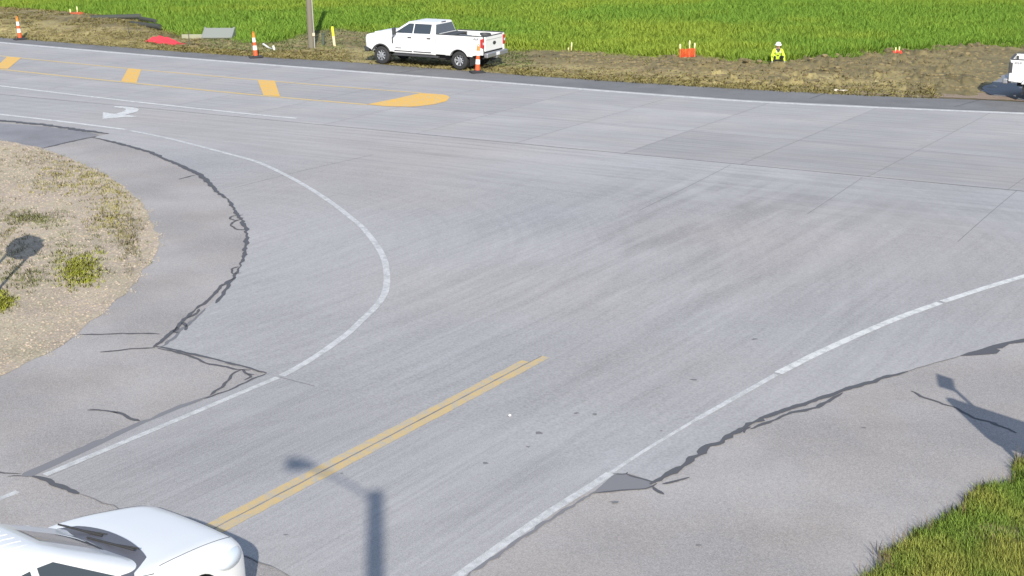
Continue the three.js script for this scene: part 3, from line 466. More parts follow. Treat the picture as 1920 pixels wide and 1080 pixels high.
function panel(pts3, thick = 0.006) {                    // convex window panel through 3D points, with a thin rim so it has thickness
  const n = new THREE.Vector3().crossVectors(pts3[1].clone().sub(pts3[0]), pts3[2].clone().sub(pts3[0])).normalize().multiplyScalar(thick), pos = [], idx = [], k = pts3.length;
  for (const p of pts3) pos.push(p.x, p.y, p.z); for (const p of pts3) pos.push(p.x + n.x, p.y + n.y, p.z + n.z);
  for (let i = 1; i + 1 < k; i++) { idx.push(k, k + i, k + i + 1); idx.push(0, i + 1, i); } for (let i = 0; i < k; i++) { const j = (i + 1) % k; idx.push(i, j, k + j, i, k + j, k + i); }
  const g = new THREE.BufferGeometry(); g.setAttribute('position', new THREE.Float32BufferAttribute(pos, 3)); g.setIndex(idx); const f = g.toNonIndexed(); f.computeVertexNormals(); return f;
}
function wheel(parent, x, z, R, W, dual) {
  const s = Math.sign(z), t = new THREE.LatheGeometry([[R * 0.6, -W / 2], [R * 0.85, -W / 2], [R * 0.97, -W * 0.42], [R, -W * 0.25], [R, W * 0.25], [R * 0.97, W * 0.42], [R * 0.85, W / 2], [R * 0.6, W / 2]].map((p) => new THREE.Vector2(...p)), 36).rotateX(Math.PI / 2).translate(x, R, z);
  const w = part('wheel', t, rubber, parent);
  const face = s * W * (dual ? 0.12 : 0.36), rim = [new THREE.LatheGeometry([[R * 0.6, -W * 0.45], [R * 0.6, W * 0.47], [R * 0.55, W * 0.47], [R * 0.53, W * 0.1]].map((p) => new THREE.Vector2(p[0], p[1] * s)), 32).rotateX(Math.PI / 2), new THREE.CylinderGeometry(R * 0.2, R * 0.24, 0.08, 20).rotateX(Math.PI / 2).translate(0, 0, face + s * 0.03)];
  for (let i = 0; i < 8; i++) { const a = i * Math.PI / 4; rim.push(box(R * 0.36, 0, 0, R * 0.42, R * 0.15, 0.04, 0.015).rotateZ(a).translate(0, 0, face)); }
  const disc = new THREE.CylinderGeometry(R * 0.58, R * 0.58, 0.02, 28).rotateX(Math.PI / 2).translate(x, R, z + face - s * 0.05);
  part('rim', merge(rim).translate(x, R, z), alloy, w); part('brake_disc', disc, plastic, w);
  return w;
}
const font = await new FontLoader().loadAsync('fonts/droid/droid_sans_bold.typeface.json');

function makePickup() {
  const t = new THREE.Group(), WB = 4.3, R = 0.415, HWD = 1.06, ft = 5.12, rr_ = -1.18, cabB = 1.33;
  const arch = (s, cx, r, yb) => s.absarc(cx, R, r, Math.PI - Math.asin((yb - R) / r), Math.asin((yb - R) / r), true);
  // front clip: hood and fenders
  const fr = slabSide((s) => { s.moveTo(3.58, 0.60); s.lineTo(3.58, 1.47); s.lineTo(4.2, 1.47); s.quadraticCurveTo(4.95, 1.44, ft, 1.32); s.lineTo(ft + 0.03, 0.78); s.lineTo(WB + 0.52, 0.62); arch2(s, WB, 0.51, 0.60); s.lineTo(3.58, 0.60); }, -HWD, HWD, 0.07, 4);
  function arch2(s, cx, r, yb) { const a = Math.asin((yb - R) / r); s.lineTo(cx + r * Math.cos(a), yb); s.absarc(cx, R, r, a, Math.PI - a, false); }
  part('front_body', fr, paint, t);
  const hood = part('hood', new RoundedBoxGeometry(1.3, 0.09, 1.6, 4, 0.044).rotateZ(-0.05).translate(4.16, 1.455, 0), paint, t);
  part('hood_bulge', new RoundedBoxGeometry(1.0, 0.05, 0.8, 4, 0.024).rotateZ(-0.05).translate(4.12, 1.49, 0), paint, hood);
  // lower cab with doors
  const cab = slabSide((s) => { s.moveTo(cabB, 0.57); s.lineTo(cabB, 1.5); s.lineTo(3.57, 1.5); s.lineTo(3.57, 0.57); s.lineTo(cabB, 0.57); }, -HWD + 0.01, HWD - 0.01, 0.05, 3);
  part('cab', cab, paint, t);
  const Y0 = 1.46, Y1 = 2.0, at = (f) => ({ x0: lerp(cabB + 0.02, cabB + 0.13, f), x1: lerp(3.78, 2.92, f), hw: lerp(HWD - 0.05, 0.77, f) });
  const rings = [0, 0.25, 0.5, 0.75, 0.92].map((f) => ({ y: lerp(Y0, Y1, f), ...at(f), r: 0.10 })); rings.push({ y: Y1, ...at(0.97), r: 0.12 }); { const q = at(1); rings.push({ y: Y1 + 0.015, x0: q.x0 + 0.05, x1: q.x1 - 0.06, hw: q.hw - 0.05, r: 0.14 }); }
  const gh = part('greenhouse', ringLoft(rings, 8, 0.05), paint, t);
  // windows: on the sloping sides, a few millimetres proud
  const sp = (x, f, s) => V3(x, lerp(Y0, Y1, f), s * (at(f).hw + 0.004));
  for (const s of [-1, 1]) {
    const fwd = (f) => at(f).x1 - 0.20;
    const w1 = [sp(2.56, 0.08, s), sp(3.0, 0.08, s), sp(3.2, 0.02, s), sp(fwd(0.05), 0.06, s), sp(fwd(0.88), 0.88, s), sp(2.56, 0.88, s)], w2 = [sp(1.60, 0.10, s), sp(2.51, 0.08, s), sp(2.51, 0.88, s), sp(1.60, 0.88, s)];
    part('side_window', panel(s > 0 ? w1 : w1.reverse(), -0.006), glass, t); part('side_window', panel(s > 0 ? w2 : w2.reverse(), -0.006), glass, t);
    // doors: thin proud skins with gaps, handles, mirror
    for (const [a, b, hx] of [[2.54, 3.55, 2.66], [1.50, 2.50, 1.62]]) {
      const d = part('door', box((a + b) / 2, 1.03, s * (HWD - 0.002), b - a, 0.84, 0.02, 0.009), paint, t);
      part('handle', box(hx + 0.02, 1.32, s * (HWD + 0.02), 0.2, 0.055, 0.035, 0.012), plastic, d);
      part('trim', box((a + b) / 2, 0.68, s * (HWD + 0.012), b - a - 0.02, 0.05, 0.02, 0.008), plastic, d);
    }
    const m = part('mirror', box(3.42, 1.60, s * (HWD + 0.17), 0.14, 0.32, 0.2, 0.05), plastic, t); part('bracket', box(3.44, 1.5, s * (HWD + 0.03), 0.07, 0.06, 0.16, 0.02), plastic, m);
    part('fender_vent', box(3.63, 1.15, s * (HWD + 0.004), 0.07, 0.3, 0.02, 0.008), plastic, t);
    part('running_board', box(2.35, 0.50, s * (HWD - 0.01), 2.45, 0.09, 0.2, 0.035), plastic, t);
    // bed side with arch, flared fender
    const bs = slabSide((q) => { q.moveTo(cabB - 0.05, 0.62); q.lineTo(cabB - 0.05, 1.52); q.lineTo(rr_ + 0.02, 1.52); q.lineTo(rr_, 0.70); q.lineTo(-0.55, 0.64); const a = Math.PI - Math.asin((0.64 - R) / 0.52); q.lineTo(0.52 * Math.cos(a), 0.64); q.absarc(0, R, 0.52, a, Math.asin((0.62 - R) / 0.52), true); q.lineTo(cabB - 0.05, 0.62); }, s > 0 ? HWD - 0.13 : -HWD, s > 0 ? HWD : -HWD + 0.13, 0.03, 3);
    const bsm = part('bed_side', bs, paint, t);
    const fl = slabSide((q) => { const a = Math.asin((0.62 - R) / 0.72), a2 = Math.asin((0.62 - R) / 0.5); q.moveTo(0.72 * Math.cos(a), 0.62); q.absarc(0, R, 0.72, a, Math.PI - a, false); q.lineTo(-0.5 * Math.cos(a2), 0.62); q.absarc(0, R, 0.5, Math.PI - a2, a2, true); q.lineTo(0.72 * Math.cos(a), 0.62); }, s > 0 ? HWD - 0.02 : -HWD - 0.17, s > 0 ? HWD + 0.17 : -HWD + 0.02, 0.05, 3);
    part('fender_flare', fl, paint, bsm); part('bed_rail', box(0.05, 1.535, s * (HWD - 0.065), 2.4, 0.035, 0.13, 0.015), plastic, bsm);
    part('front_arch_trim', slabSide((q) => { q.absarc(WB, R, 0.545, 0.35, Math.PI - 0.35, false); q.absarc(WB, R, 0.5, Math.PI - 0.35, 0.35, true); }, s > 0 ? HWD - 0.01 : -HWD - 0.03, s > 0 ? HWD + 0.03 : -HWD + 0.01, 0.008, 2), plastic, t);
    const tl = part('tail_light', box(rr_ + 0.05, 1.22, s * (HWD - 0.075), 0.16, 0.44, 0.155, 0.03), redLens, t); part('reverse_lens', box(rr_ - 0.028, 1.22, s * (HWD - 0.075), 0.02, 0.11, 0.12, 0.008), clearLens, tl);
    part('headlight', box(ft - 0.07, 1.10, s * (HWD - 0.17), 0.22, 0.32, 0.32, 0.05), clearLens, t);
    wheel(t, WB, s * (HWD - 0.16), R, 0.27, false); wheel(t, 0, s * (HWD - 0.06), R, 0.30, true); wheel(t, 0, s * (HWD - 0.38), R, 0.27, true);
    part('mud_flap', box(-0.62, 0.42, s * (HWD - 0.1), 0.02, 0.42, 0.5), rubber, t);
    if (s < 0) { const bd = new TextGeometry('4x4', { font, size: 0.12, depth: 0.008, curveSegments: 3 }).rotateY(Math.PI).translate(-0.72, 1.36, -HWD - 0.004); part('badge', bd, mat(0.2, 0.2, 0.22, 0.5), bsm); part('badge', box(3.3, 0.82, -HWD - 0.02, 0.34, 0.04, 0.012), mat(0.2, 0.2, 0.22, 0.5), t); }
    else { const bd = new TextGeometry('4x4', { font, size: 0.12, depth: 0.008, curveSegments: 3 }).translate(-1.02, 1.36, HWD + 0.0); part('badge', bd, mat(0.2, 0.2, 0.22, 0.5), bsm); }
  }
  const wsq = (f, z) => V3(at(f).x1 - 0.005 * 0 + 0.004, lerp(Y0, Y1, f), z * (at(f).hw - 0.11));
  part('windshield', panel([wsq(0.08, -1), wsq(0.08, 1), wsq(0.88, 1), wsq(0.88, -1)].reverse(), -0.006), glass, t);
  const bk = (f, z) => V3(at(f).x0 - 0.004, lerp(Y0, Y1, f), z * (at(f).hw - 0.10));
  part('back_window', panel([bk(0.10, -1), bk(0.10, 1), bk(0.86, 1), bk(0.86, -1)], -0.006), glass, t);
  part('brake_lamp', box(cabB + 0.14, 1.99, 0, 0.05, 0.05, 0.4, 0.015), plastic, t);
  // bed
  part('bed_floor', [box(0.06, 0.80, 0, 2.4, 0.06, 1.72), box(cabB - 0.10, 1.15, 0, 0.06, 0.72, 1.72)], mat(0.07, 0.07, 0.075, 0.8), t);
  const tg = part('tailgate', box(rr_ + 0.01, 1.17, 0, 0.08, 0.66, 1.66, 0.03), paint, t);
  part('tailgate_step', box(rr_ - 0.035, 1.36, 0, 0.02, 0.035, 1.5, 0.008), mat(0.5, 0.5, 0.51, 0.5), tg); part('emblem', new THREE.CylinderGeometry(0.5, 0.5, 0.02, 28).rotateZ(Math.PI / 2).scale(1, 0.16, 0.27).translate(rr_ - 0.04, 1.17, 0), plastic, tg); part('tailgate_cap', box(rr_ + 0.01, 1.51, 0, 0.1, 0.03, 1.6, 0.012), plastic, tg);
  part('rear_bumper', [box(rr_ - 0.12, 0.68, 0, 0.2, 0.22, 1.94, 0.05), box(rr_ - 0.1, 0.54, 0, 0.2, 0.1, 0.2, 0.02)], steel, t);
  part('license_plate', box(rr_ - 0.23, 0.70, 0, 0.012, 0.15, 0.3, 0.004), mat(0.7, 0.72, 0.74, 0.5), t);
  part('front_bumper', box(ft + 0.05, 0.66, 0, 0.26, 0.26, 1.96, 0.07), plastic, t);
  const gl = part('grille', box(ft - 0.005, 1.06, 0, 0.1, 0.42, 1.26, 0.03), plastic, t); for (const y of [0.96, 1.16]) part('bar', box(ft + 0.045, y, 0, 0.03, 0.06, 1.22, 0.01), chrome, gl);
  part('chassis', [box(2.1, 0.52, 0.42, 6.0, 0.14, 0.08), box(2.1, 0.52, -0.42, 6.0, 0.14, 0.08), box(2.2, 0.66, 0, 5.2, 0.08, 1.7), box(1.2, 0.46, -0.55, 1.1, 0.24, 0.4, 0.05), rod(V3(0, R, -0.75), V3(0, R, 0.75), 0.07), rod(V3(WB, R, -0.75), V3(WB, R, 0.75), 0.06), box(0.0, R, 0.0, 0.3, 0.3, 0.3, 0.1)], darkBox, t);
  return t;
}
const pk = makePickup(); top(pk, 'pickup_truck', 'white crew cab pickup truck parked on the far shoulder behind a traffic cone', 'pickup truck', 'white pickups parked beyond the highway');
{
  const w0 = G(864, 131), w1 = G(712, 121.5), d = w1.clone().sub(w0), az = Math.atan2(d.x, -d.z) * 180 / Math.PI + 2.5, f = V3(Math.sin(rad(az)), 0, -Math.cos(rad(az))), r = V3(Math.cos(rad(az)), 0, Math.sin(rad(az)));
  pk.position.copy(w0).addScaledVector(r, 1.0); pk.position.y = 0.02; heading(pk, az);
  // the truck bed holds a dark tool chest, a white jug and a coil
  const bedAt = (x, y, z) => V3(0, y, 0).add(pk.position).addScaledVector(f, x).addScaledVector(r, z);
  const ch = top(new THREE.Group(), 'tool_chest', 'dark steel tool chest across the bed of the white pickup', 'tool chest'); part('chest_body', box(0, 0.32, 0, 0.5, 0.6, 1.5, 0.03), darkBox, ch); part('chest_lid', box(0, 0.65, 0, 0.54, 0.06, 1.54, 0.02), plastic, ch); ch.position.copy(bedAt(0.9, 0.83, 0)); heading(ch, az);
  const jug = top(new THREE.Mesh(new THREE.LatheGeometry([[0, 0], [0.15, 0], [0.16, 0.05], [0.16, 0.4], [0.12, 0.5], [0.05, 0.54], [0.05, 0.6], [0, 0.6]].map((p) => new THREE.Vector2(...p)), 20), mat(0.8, 0.8, 0.78, 0.5)), 'water_jug', 'white round jug standing in the bed of the parked pickup', 'jug'); jug.position.copy(bedAt(-0.72, 0.83, -0.55)); jug.scale.set(1, 1.35, 1);
  const coil = top(new THREE.Mesh(merge([0, 1, 2, 3, 4].map((i) => new THREE.TorusGeometry(0.26 - 0.01 * (i % 2), 0.045, 8, 24).rotateX(Math.PI / 2).translate(0.01 * i, 0.05 + 0.085 * i, 0))), plastic), 'hose_coil', 'black hose coil lying in the bed of the parked pickup', 'hose'); coil.position.copy(bedAt(-0.5, 0.83, 0.3)); coil.scale.set(1, 1.6, 1);
  const crate = top(new THREE.Group(), 'tool_crate', 'grey plastic crate in the bed of the parked pickup behind the tool chest', 'crate'); part('crate_body', box(0, 0.3, 0, 0.6, 0.6, 0.5, 0.03), mat(0.16, 0.19, 0.22, 0.7), crate); part('crate_rim', box(0, 0.61, 0, 0.64, 0.05, 0.54, 0.02), mat(0.22, 0.25, 0.28, 0.7), crate); crate.position.copy(bedAt(0.2, 0.83, -0.4)); heading(crate, az);
}
{ // second pickup, only its bed corner shows at the frame's edge; it faces away to the right
  const b = pk.clone(); top(b, 'pickup_truck', 'white pickup truck standing on the dark asphalt field approach', 'pickup truck', 'white pickups parked beyond the highway');
  const az = 116, r = V3(Math.cos(rad(az)), 0, Math.sin(rad(az))), f = V3(Math.sin(rad(az)), 0, -Math.cos(rad(az))), c = G(1886, 186, 0.05); b.traverse((q) => { if (/^tail_light/.test(q.name)) q.material = plastic; if (/^reverse_lens/.test(q.name)) q.material = plastic; });
  b.position.copy(c).addScaledVector(r, -1.0).addScaledVector(f, 1.2); b.position.y = 0.06; heading(b, az);
}
// white sedan in the lower left, heading for the junction
function makeSedan() {
  const t = new THREE.Group(), WB = 2.72, R = 0.33;
  //            x     half  sill  shoulder top   top half-width
  const S = [[-0.98, 0.60, 0.36, 0.72, 0.80, 0.50], [-0.90, 0.76, 0.24, 0.80, 0.98, 0.62], [-0.55, 0.87, 0.19, 0.86, 1.04, 0.70], [0, 0.905, 0.18, 0.88, 1.02, 0.74], [1.0, 0.91, 0.18, 0.87, 0.99, 0.78], [2.0, 0.93, 0.18, 0.87, 0.985, 0.84], [2.45, 0.925, 0.18, 0.85, 0.965, 0.80], [2.9, 0.895, 0.19, 0.80, 0.915, 0.72], [3.25, 0.87, 0.2, 0.74, 0.86, 0.66], [3.46, 0.80, 0.22, 0.67, 0.79, 0.58], [3.56, 0.70, 0.26, 0.60, 0.70, 0.48], [3.60, 0.56, 0.33, 0.54, 0.61, 0.40]];
  const cr = (i, t_, c) => { const p = (k) => S[clamp(k, 0, S.length - 1)][c], a = p(i - 1), b = p(i), d = p(i + 1), e = p(i + 2); return 0.5 * (2 * b + (d - a) * t_ + (2 * a - 5 * b + 4 * d - e) * t_ * t_ + (3 * b - a - 3 * d + e) * t_ ** 3); };
  const SEG = 6, rows = [];
  for (let i = 0; i + 1 < S.length; i++) for (let k = 0; k < SEG; k++) rows.push([0, 1, 2, 3, 4, 5].map((c) => cr(i, k / SEG, c))); rows.push(S[S.length - 1]);
  const section = ([x, w, yb, ys, yt, wt]) => { const half = [[w * 0.9, yb], [w * 0.985, yb + 0.10 * (ys - yb)], [w, yb + 0.42 * (ys - yb)], [w * 0.995, yb + 0.72 * (ys - yb)], [w * 0.985, ys - 0.02], [lerp(w, wt, 0.22), lerp(ys, yt, 0.42)], [lerp(w, wt, 0.55), lerp(ys, yt, 0.72)], [wt, lerp(ys, yt, 0.885)], [wt * 0.8, lerp(ys, yt, 0.93)], [wt * 0.45, lerp(ys, yt, 0.985)], [0, yt]]; const c = new THREE.CatmullRomCurve3(half.map(([z, y]) => V3(x, y, z)), false, 'centripetal').getPoints(26); return [...c, ...c.slice(0, -1).reverse().map((p) => V3(p.x, p.y, -p.z))]; };
  const pos = [], idx = [], sec = rows.map(section), L = sec[0].length; for (const s of sec) for (const p of s) pos.push(p.x, p.y, p.z);
  for (let j = 0; j + 1 < sec.length; j++) for (let i = 0; i < L; i++) { const a = j * L + i, b = j * L + (i + 1) % L, c = a + L, d = b + L; idx.push(a, b, c, b, d, c); }
  for (let i = 1; i + 1 < L; i++) { idx.push(0, i + 1, i); const o = (sec.length - 1) * L; idx.push(o, o + i, o + i + 1); }
  const g = new THREE.BufferGeometry(); g.setAttribute('position', new THREE.Float32BufferAttribute(pos, 3)); g.setIndex(idx); g.computeVertexNormals(); g.setAttribute('uv', new THREE.Float32BufferAttribute(new Float32Array(pos.length / 3 * 2), 2));
  let body = new Brush(g, paint); const ev = new Evaluator(); ev.useGroups = false;
  for (const x of [0, WB]) for (const s of [-1, 1]) { const c = new Brush(new THREE.CylinderGeometry(0.375, 0.375, 0.36, 40).rotateX(Math.PI / 2).translate(x, R + 0.01, s * 0.82), paint); c.updateMatrixWorld(); body.updateMatrixWorld(); body = ev.evaluate(body, c, SUBTRACTION); }
  part('body', body.geometry, paint, t);
  for (const q of [17, L - 17]) part('hood_gap', new THREE.TubeGeometry(new THREE.CatmullRomCurve3(sec.filter((s) => s[0].x > 2.2 && s[0].x < 3.42).map((s) => s[q].clone().setY(s[q].y - 0.001))), 40, 0.004, 6), plastic, t);
  part('hood_gap', new THREE.TubeGeometry(new THREE.CatmullRomCurve3(sec.find((s) => s[0].x > 3.42).slice(17, L - 16)), 40, 0.004, 6), plastic, t);
  // greenhouse
  const Y0 = 0.93, Y1 = 1.37, at = (f) => ({ x0: lerp(-0.72, 0.22, f), x1: lerp(2.28, 1.24, f), hw: lerp(0.80, 0.585, f) });
  const rings = [0, 0.3, 0.6, 0.85, 0.95].map((f) => ({ y: lerp(Y0, Y1, f), ...at(f), r: lerp(0.26, 0.2, f) })); { const q = at(1); rings.push({ y: Y1 + 0.012, x0: q.x0 + 0.04, x1: q.x1 - 0.05, hw: q.hw - 0.035, r: 0.2 }); }
  const ghm = part('roof', ringLoft(rings, 10, 0.055), paint, t);
  for (const z of [-0.3, -0.18, -0.06, 0.06, 0.18, 0.3]) { const q = at(1), hx = (q.x1 - q.x0) / 2 - 0.045, mx = (q.x0 + q.x1) / 2 - 0.005, pts = []; for (let i = -10; i <= 10; i++) { const e = i / 10 * 0.82, f = Math.hypot(e ** 2, (z / 0.55) ** 2) ** 0.5; pts.push(V3(mx + e * hx, Y1 + 0.012 + 0.055 * (1 - f * f) - 0.004, z)); } part('roof_rib', new THREE.TubeGeometry(new THREE.CatmullRomCurve3(pts), 24, 0.009, 8), paint, ghm); }
  const bow = (f, z, d = 0) => { const q = at(f); return V3(q.x1 + 0.006 + d - 0.20 * Math.pow(Math.abs(z), 2.6), lerp(Y0, Y1, f), z * (q.hw - 0.055)); };
  const grid = (fn, nu, nv) => { const p = [], ix = []; for (let j = 0; j <= nv; j++) for (let i = 0; i <= nu; i++) { const v = fn(i / nu, j / nv); p.push(v.x, v.y, v.z); if (i && j) { const k = j * (nu + 1) + i; ix.push(k - nu - 2, k - 1, k - nu - 1, k - nu - 1, k - 1, k); } } const q = new THREE.BufferGeometry(); q.setAttribute('position', new THREE.Float32BufferAttribute(p, 3)); q.setIndex(ix); q.computeVertexNormals(); return q; };
  part('windshield', grid((u, v) => bow(lerp(0.02, 0.95, v), lerp(-1, 1, u), 0.012), 20, 6), windGlass, t);
  part('cowl', grid((u, v) => { const z = lerp(-0.91, 0.91, u); return V3(2.36 + 0.02 - 0.20 * Math.pow(Math.abs(z / 0.85), 2.4) - 0.36 * (1 - v), lerp(1.05, 0.998, v) - 0.075 * z * z, z * lerp(0.93, 1, v)); }, 22, 3), mat(0.11, 0.11, 0.13, 0.5), t);
  for (const [z0, z1] of [[0.5, -0.1], [-0.05, -0.62]]) { const w = part('wiper', rod(V3(2.22, 1.03, z0), V3(2.06, 1.055, z1), 0.012, 0.009, 6), rubber, t); part('wiper_arm', rod(V3(2.3, 1.01, z0 - 0.02), V3(2.12, 1.05, (z0 + z1) / 2), 0.009, 0.008, 6), rubber, w); }
  part('rear_window', grid((u, v) => { const q = at(lerp(0.12, 0.92, v)), z = lerp(-1, 1, u); return V3(q.x0 - 0.012 + 0.18 * Math.pow(Math.abs(z), 2.6), lerp(Y0, Y1, lerp(0.12, 0.92, v)), z * (q.hw - 0.06)); }, 16, 5), glass, t);
  for (const s of [-1, 1]) {
    const sp = (x, f) => V3(x, lerp(Y0, Y1, f), s * (at(f).hw + 0.005));
    const a = [sp(0.98, 0.16), sp(1.80, 0.16), sp(1.16, 0.86), sp(0.98, 0.88)], b = [sp(-0.05, 0.22), sp(0.90, 0.16), sp(0.90, 0.88), sp(0.45, 0.86)];
    part('side_window', panel(s > 0 ? a : a.reverse(), -0.006), glass, t); part('side_window', panel(s > 0 ? b : b.reverse(), -0.006), glass, t);
    const m = part('mirror', new THREE.SphereGeometry(0.1, 18, 12).scale(0.65, 0.6, 1).translate(1.9, 0.95, s * 0.97), paint, t); part('mirror_arm', box(1.92, 0.92, s * 0.90, 0.08, 0.03, 0.14, 0.01), plastic, m);
    part('headlight', new THREE.SphereGeometry(0.2, 24, 14).scale(1.2, 0.42, 0.62).rotateY(s * 0.42).translate(3.24, 0.69, s * 0.80), clearLens, t); part('marker_light', new THREE.SphereGeometry(0.06, 16, 10).scale(1.1, 0.7, 0.8).translate(3.16, 0.70, s * 0.885), amberLens, t);
    part('tail_light', new THREE.SphereGeometry(0.2, 20, 12).scale(0.5, 0.42, 0.8).translate(-0.86, 0.82, s * 0.6), redLens, t);
    wheel(t, 0, s * 0.79, R, 0.2, false); wheel(t, WB, s * 0.79, R, 0.2, false);
    for (const hx of [1.06, 0.1]) part('door_handle', box(hx, 0.80, s * 0.915, 0.18, 0.03, 0.03, 0.012), paint, t);
  }
  part('grille', box(3.57, 0.46, 0, 0.06, 0.16, 0.9, 0.025), plastic, t); part('front_plate', box(3.61, 0.42, 0, 0.012, 0.15, 0.3, 0.004), mat(0.7, 0.7, 0.72, 0.5), t);
  part('underbody', box(1.3, 0.24, 0, 3.9, 0.12, 1.4, 0.03), darkBox, t);
  return t;
}
const sedan = top(makeSedan(), 'car', 'white car driving up the side road beside the double yellow line', 'car');
{ const az = 36.7; sedan.scale.set(1.05, 1.4, 1.05); sedan.position.set(-6.13, 0.006, -12.0); heading(sedan, az); }

// ---------------------------------------------------------------- pole, signs that throw their shadows into view
{
  const lp = top(new THREE.Group(), 'light_pole', 'tall round light pole with a lamp arm beside the side road', 'light pole');
  const el = rad(SUN_EL), sh = V3(-Math.sin(rad(SUN_AZ)), 0, Math.cos(rad(SUN_AZ))), tip = V3(-2.04, 0, -17.88), zf = 0.75, k = (tip.z - zf) / sh.z, H = k * Math.tan(el), foot = tip.clone().addScaledVector(sh, -k);
  lp.position.set(foot.x, 0, foot.z);
  part('pole', new THREE.CylinderGeometry(0.125, 0.16, H, 24).translate(0, H / 2, 0), mat(0.36, 0.36, 0.37, 0.5, { metalness: 0.5 }), lp);
  part('base_flange', [cyl(0, 0, 0, 0.26, 0.26, 0.04, 20), ...[0, 1, 2, 3].map((i) => cyl(0.2 * Math.cos(i * 1.571), 0.04, 0.2 * Math.sin(i * 1.571), 0.02, 0.02, 0.05, 6))], steel, lp);
  const a = V3(-0.05, H - 0.12, 0), b = V3(-1.0, H + 0.42, -0.18);
  part('lamp_arm', new THREE.TubeGeometry(new THREE.CatmullRomCurve3([a, V3(-0.45, H + 0.18, -0.06), b]), 16, 0.028, 8), steel, lp);
  const lum = part('lamp_head', new THREE.SphereGeometry(0.25, 24, 14).scale(1.05, 0.3, 0.45).rotateZ(-0.2).rotateY(-0.2).translate(b.x - 0.2, b.y + 0.08, b.z - 0.04), steel, lp);
  part('lens', new THREE.SphereGeometry(0.2, 20, 10).scale(1, 0.35, 0.55).translate(b.x - 0.25, b.y + 0.0, b.z - 0.04), clearLens, lum);
}
function signBoard(shape, m, y, az, parent, name) { const g = new THREE.ExtrudeGeometry(shape, { depth: 0.006, bevelEnabled: false }); g.rotateY(0).translate(0, y, -0.003); const o = part(name, g, m, parent); return o; }
{
  const s = top(new THREE.Group(), 'stop_sign', 'red octagonal stop sign on two posts standing in the gravel corner', 'sign');
  const el = rad(SUN_EL), c = V3(-11.98, 0, -31.62), Hc = 2.75, sh = V3(-Math.sin(rad(SUN_AZ)), 0, Math.cos(rad(SUN_AZ))), L = Hc / Math.tan(el);
  s.position.copy(c).addScaledVector(sh, -L); s.rotation.y = rad(-35); const w = 0.585, oc = new THREE.Shape();
  for (let i = 0; i < 8; i++) { const a = (i + 0.5) * Math.PI / 4, x = w / Math.cos(Math.PI / 8) * Math.cos(a), y = w / Math.cos(Math.PI / 8) * Math.sin(a); i ? oc.lineTo(x, y) : oc.moveTo(x, y); }
  const bd = signBoard(oc, mat(0.5, 0.02, 0.03, 0.5), Hc, 0, s, 'sign_board');
  const tx = new TextGeometry('STOP', { font, size: 0.3, depth: 0.004, curveSegments: 4 }); tx.computeBoundingBox(); tx.translate(-(tx.boundingBox.max.x + tx.boundingBox.min.x) / 2, Hc - 0.15, 0.005); part('lettering', tx, mat(0.8, 0.8, 0.8, 0.5), bd);
  for (const x of [-0.36, 0.36]) part('post', box(x, (Hc + 0.5) / 2 - 0.02, -0.04, 0.06, Hc + 0.5, 0.05), steel, s);
}
{
  const s = top(new THREE.Group(), 'direction_sign', 'large rounded rectangular road sign on two posts with a small diamond plate above', 'sign');
  const el = rad(SUN_EL), te = 1 / Math.tan(el), sh = V3(-Math.sin(rad(SUN_AZ)), 0, Math.cos(rad(SUN_AZ)));
  // shadow of the board's lower left corner falls at (7.70, -19.4); the board stands back along the light
  const yB = 2.1, hB = 1.2, lat = 140; const corner = V3(7.63, 0, -19.45).addScaledVector(sh, -yB * te); s.position.copy(corner); s.rotation.y = rad(90 - lat);   // local x runs along the board
  const W = 1.9, r = 0.2, q = new THREE.Shape(); q.moveTo(r, 0); q.lineTo(W - r, 0); q.absarc(W - r, r, r, -Math.PI / 2, 0); q.lineTo(W, hB - r); q.absarc(W - r, hB - r, r, 0, Math.PI / 2); q.lineTo(r, hB); q.absarc(r, hB - r, r, Math.PI / 2, Math.PI); q.lineTo(0, r); q.absarc(r, r, r, Math.PI, 1.5 * Math.PI);
  signBoard(q, mat(0.03, 0.16, 0.09, 0.5), yB, 0, s, 'sign_board');
  const px1 = 0.16, px2 = 0.52; part('post', box(px1, (yB + hB) / 2 - 0.03, -0.045, 0.07, yB + hB - 0.06, 0.07), steel, s); part('post', box(px2, 1.85, -0.045, 0.05, 3.7, 0.05), steel, s); part('post', box(W - 0.2, (yB + hB) / 2 - 0.03, -0.045, 0.07, yB + hB - 0.06, 0.07), steel, s);
  const d = new THREE.Shape(), k = 0.26; d.moveTo(0, -k); d.lineTo(k, 0); d.lineTo(0, k); d.lineTo(-k, 0); d.lineTo(0, -k);
  const dg = new THREE.ExtrudeGeometry(d, { depth: 0.004, bevelEnabled: false }).rotateY(rad(lat - 46)).translate(px2, 3.86, -0.02); part('diamond_plate', dg, mat(0.6, 0.4, 0.03, 0.5), s);
}

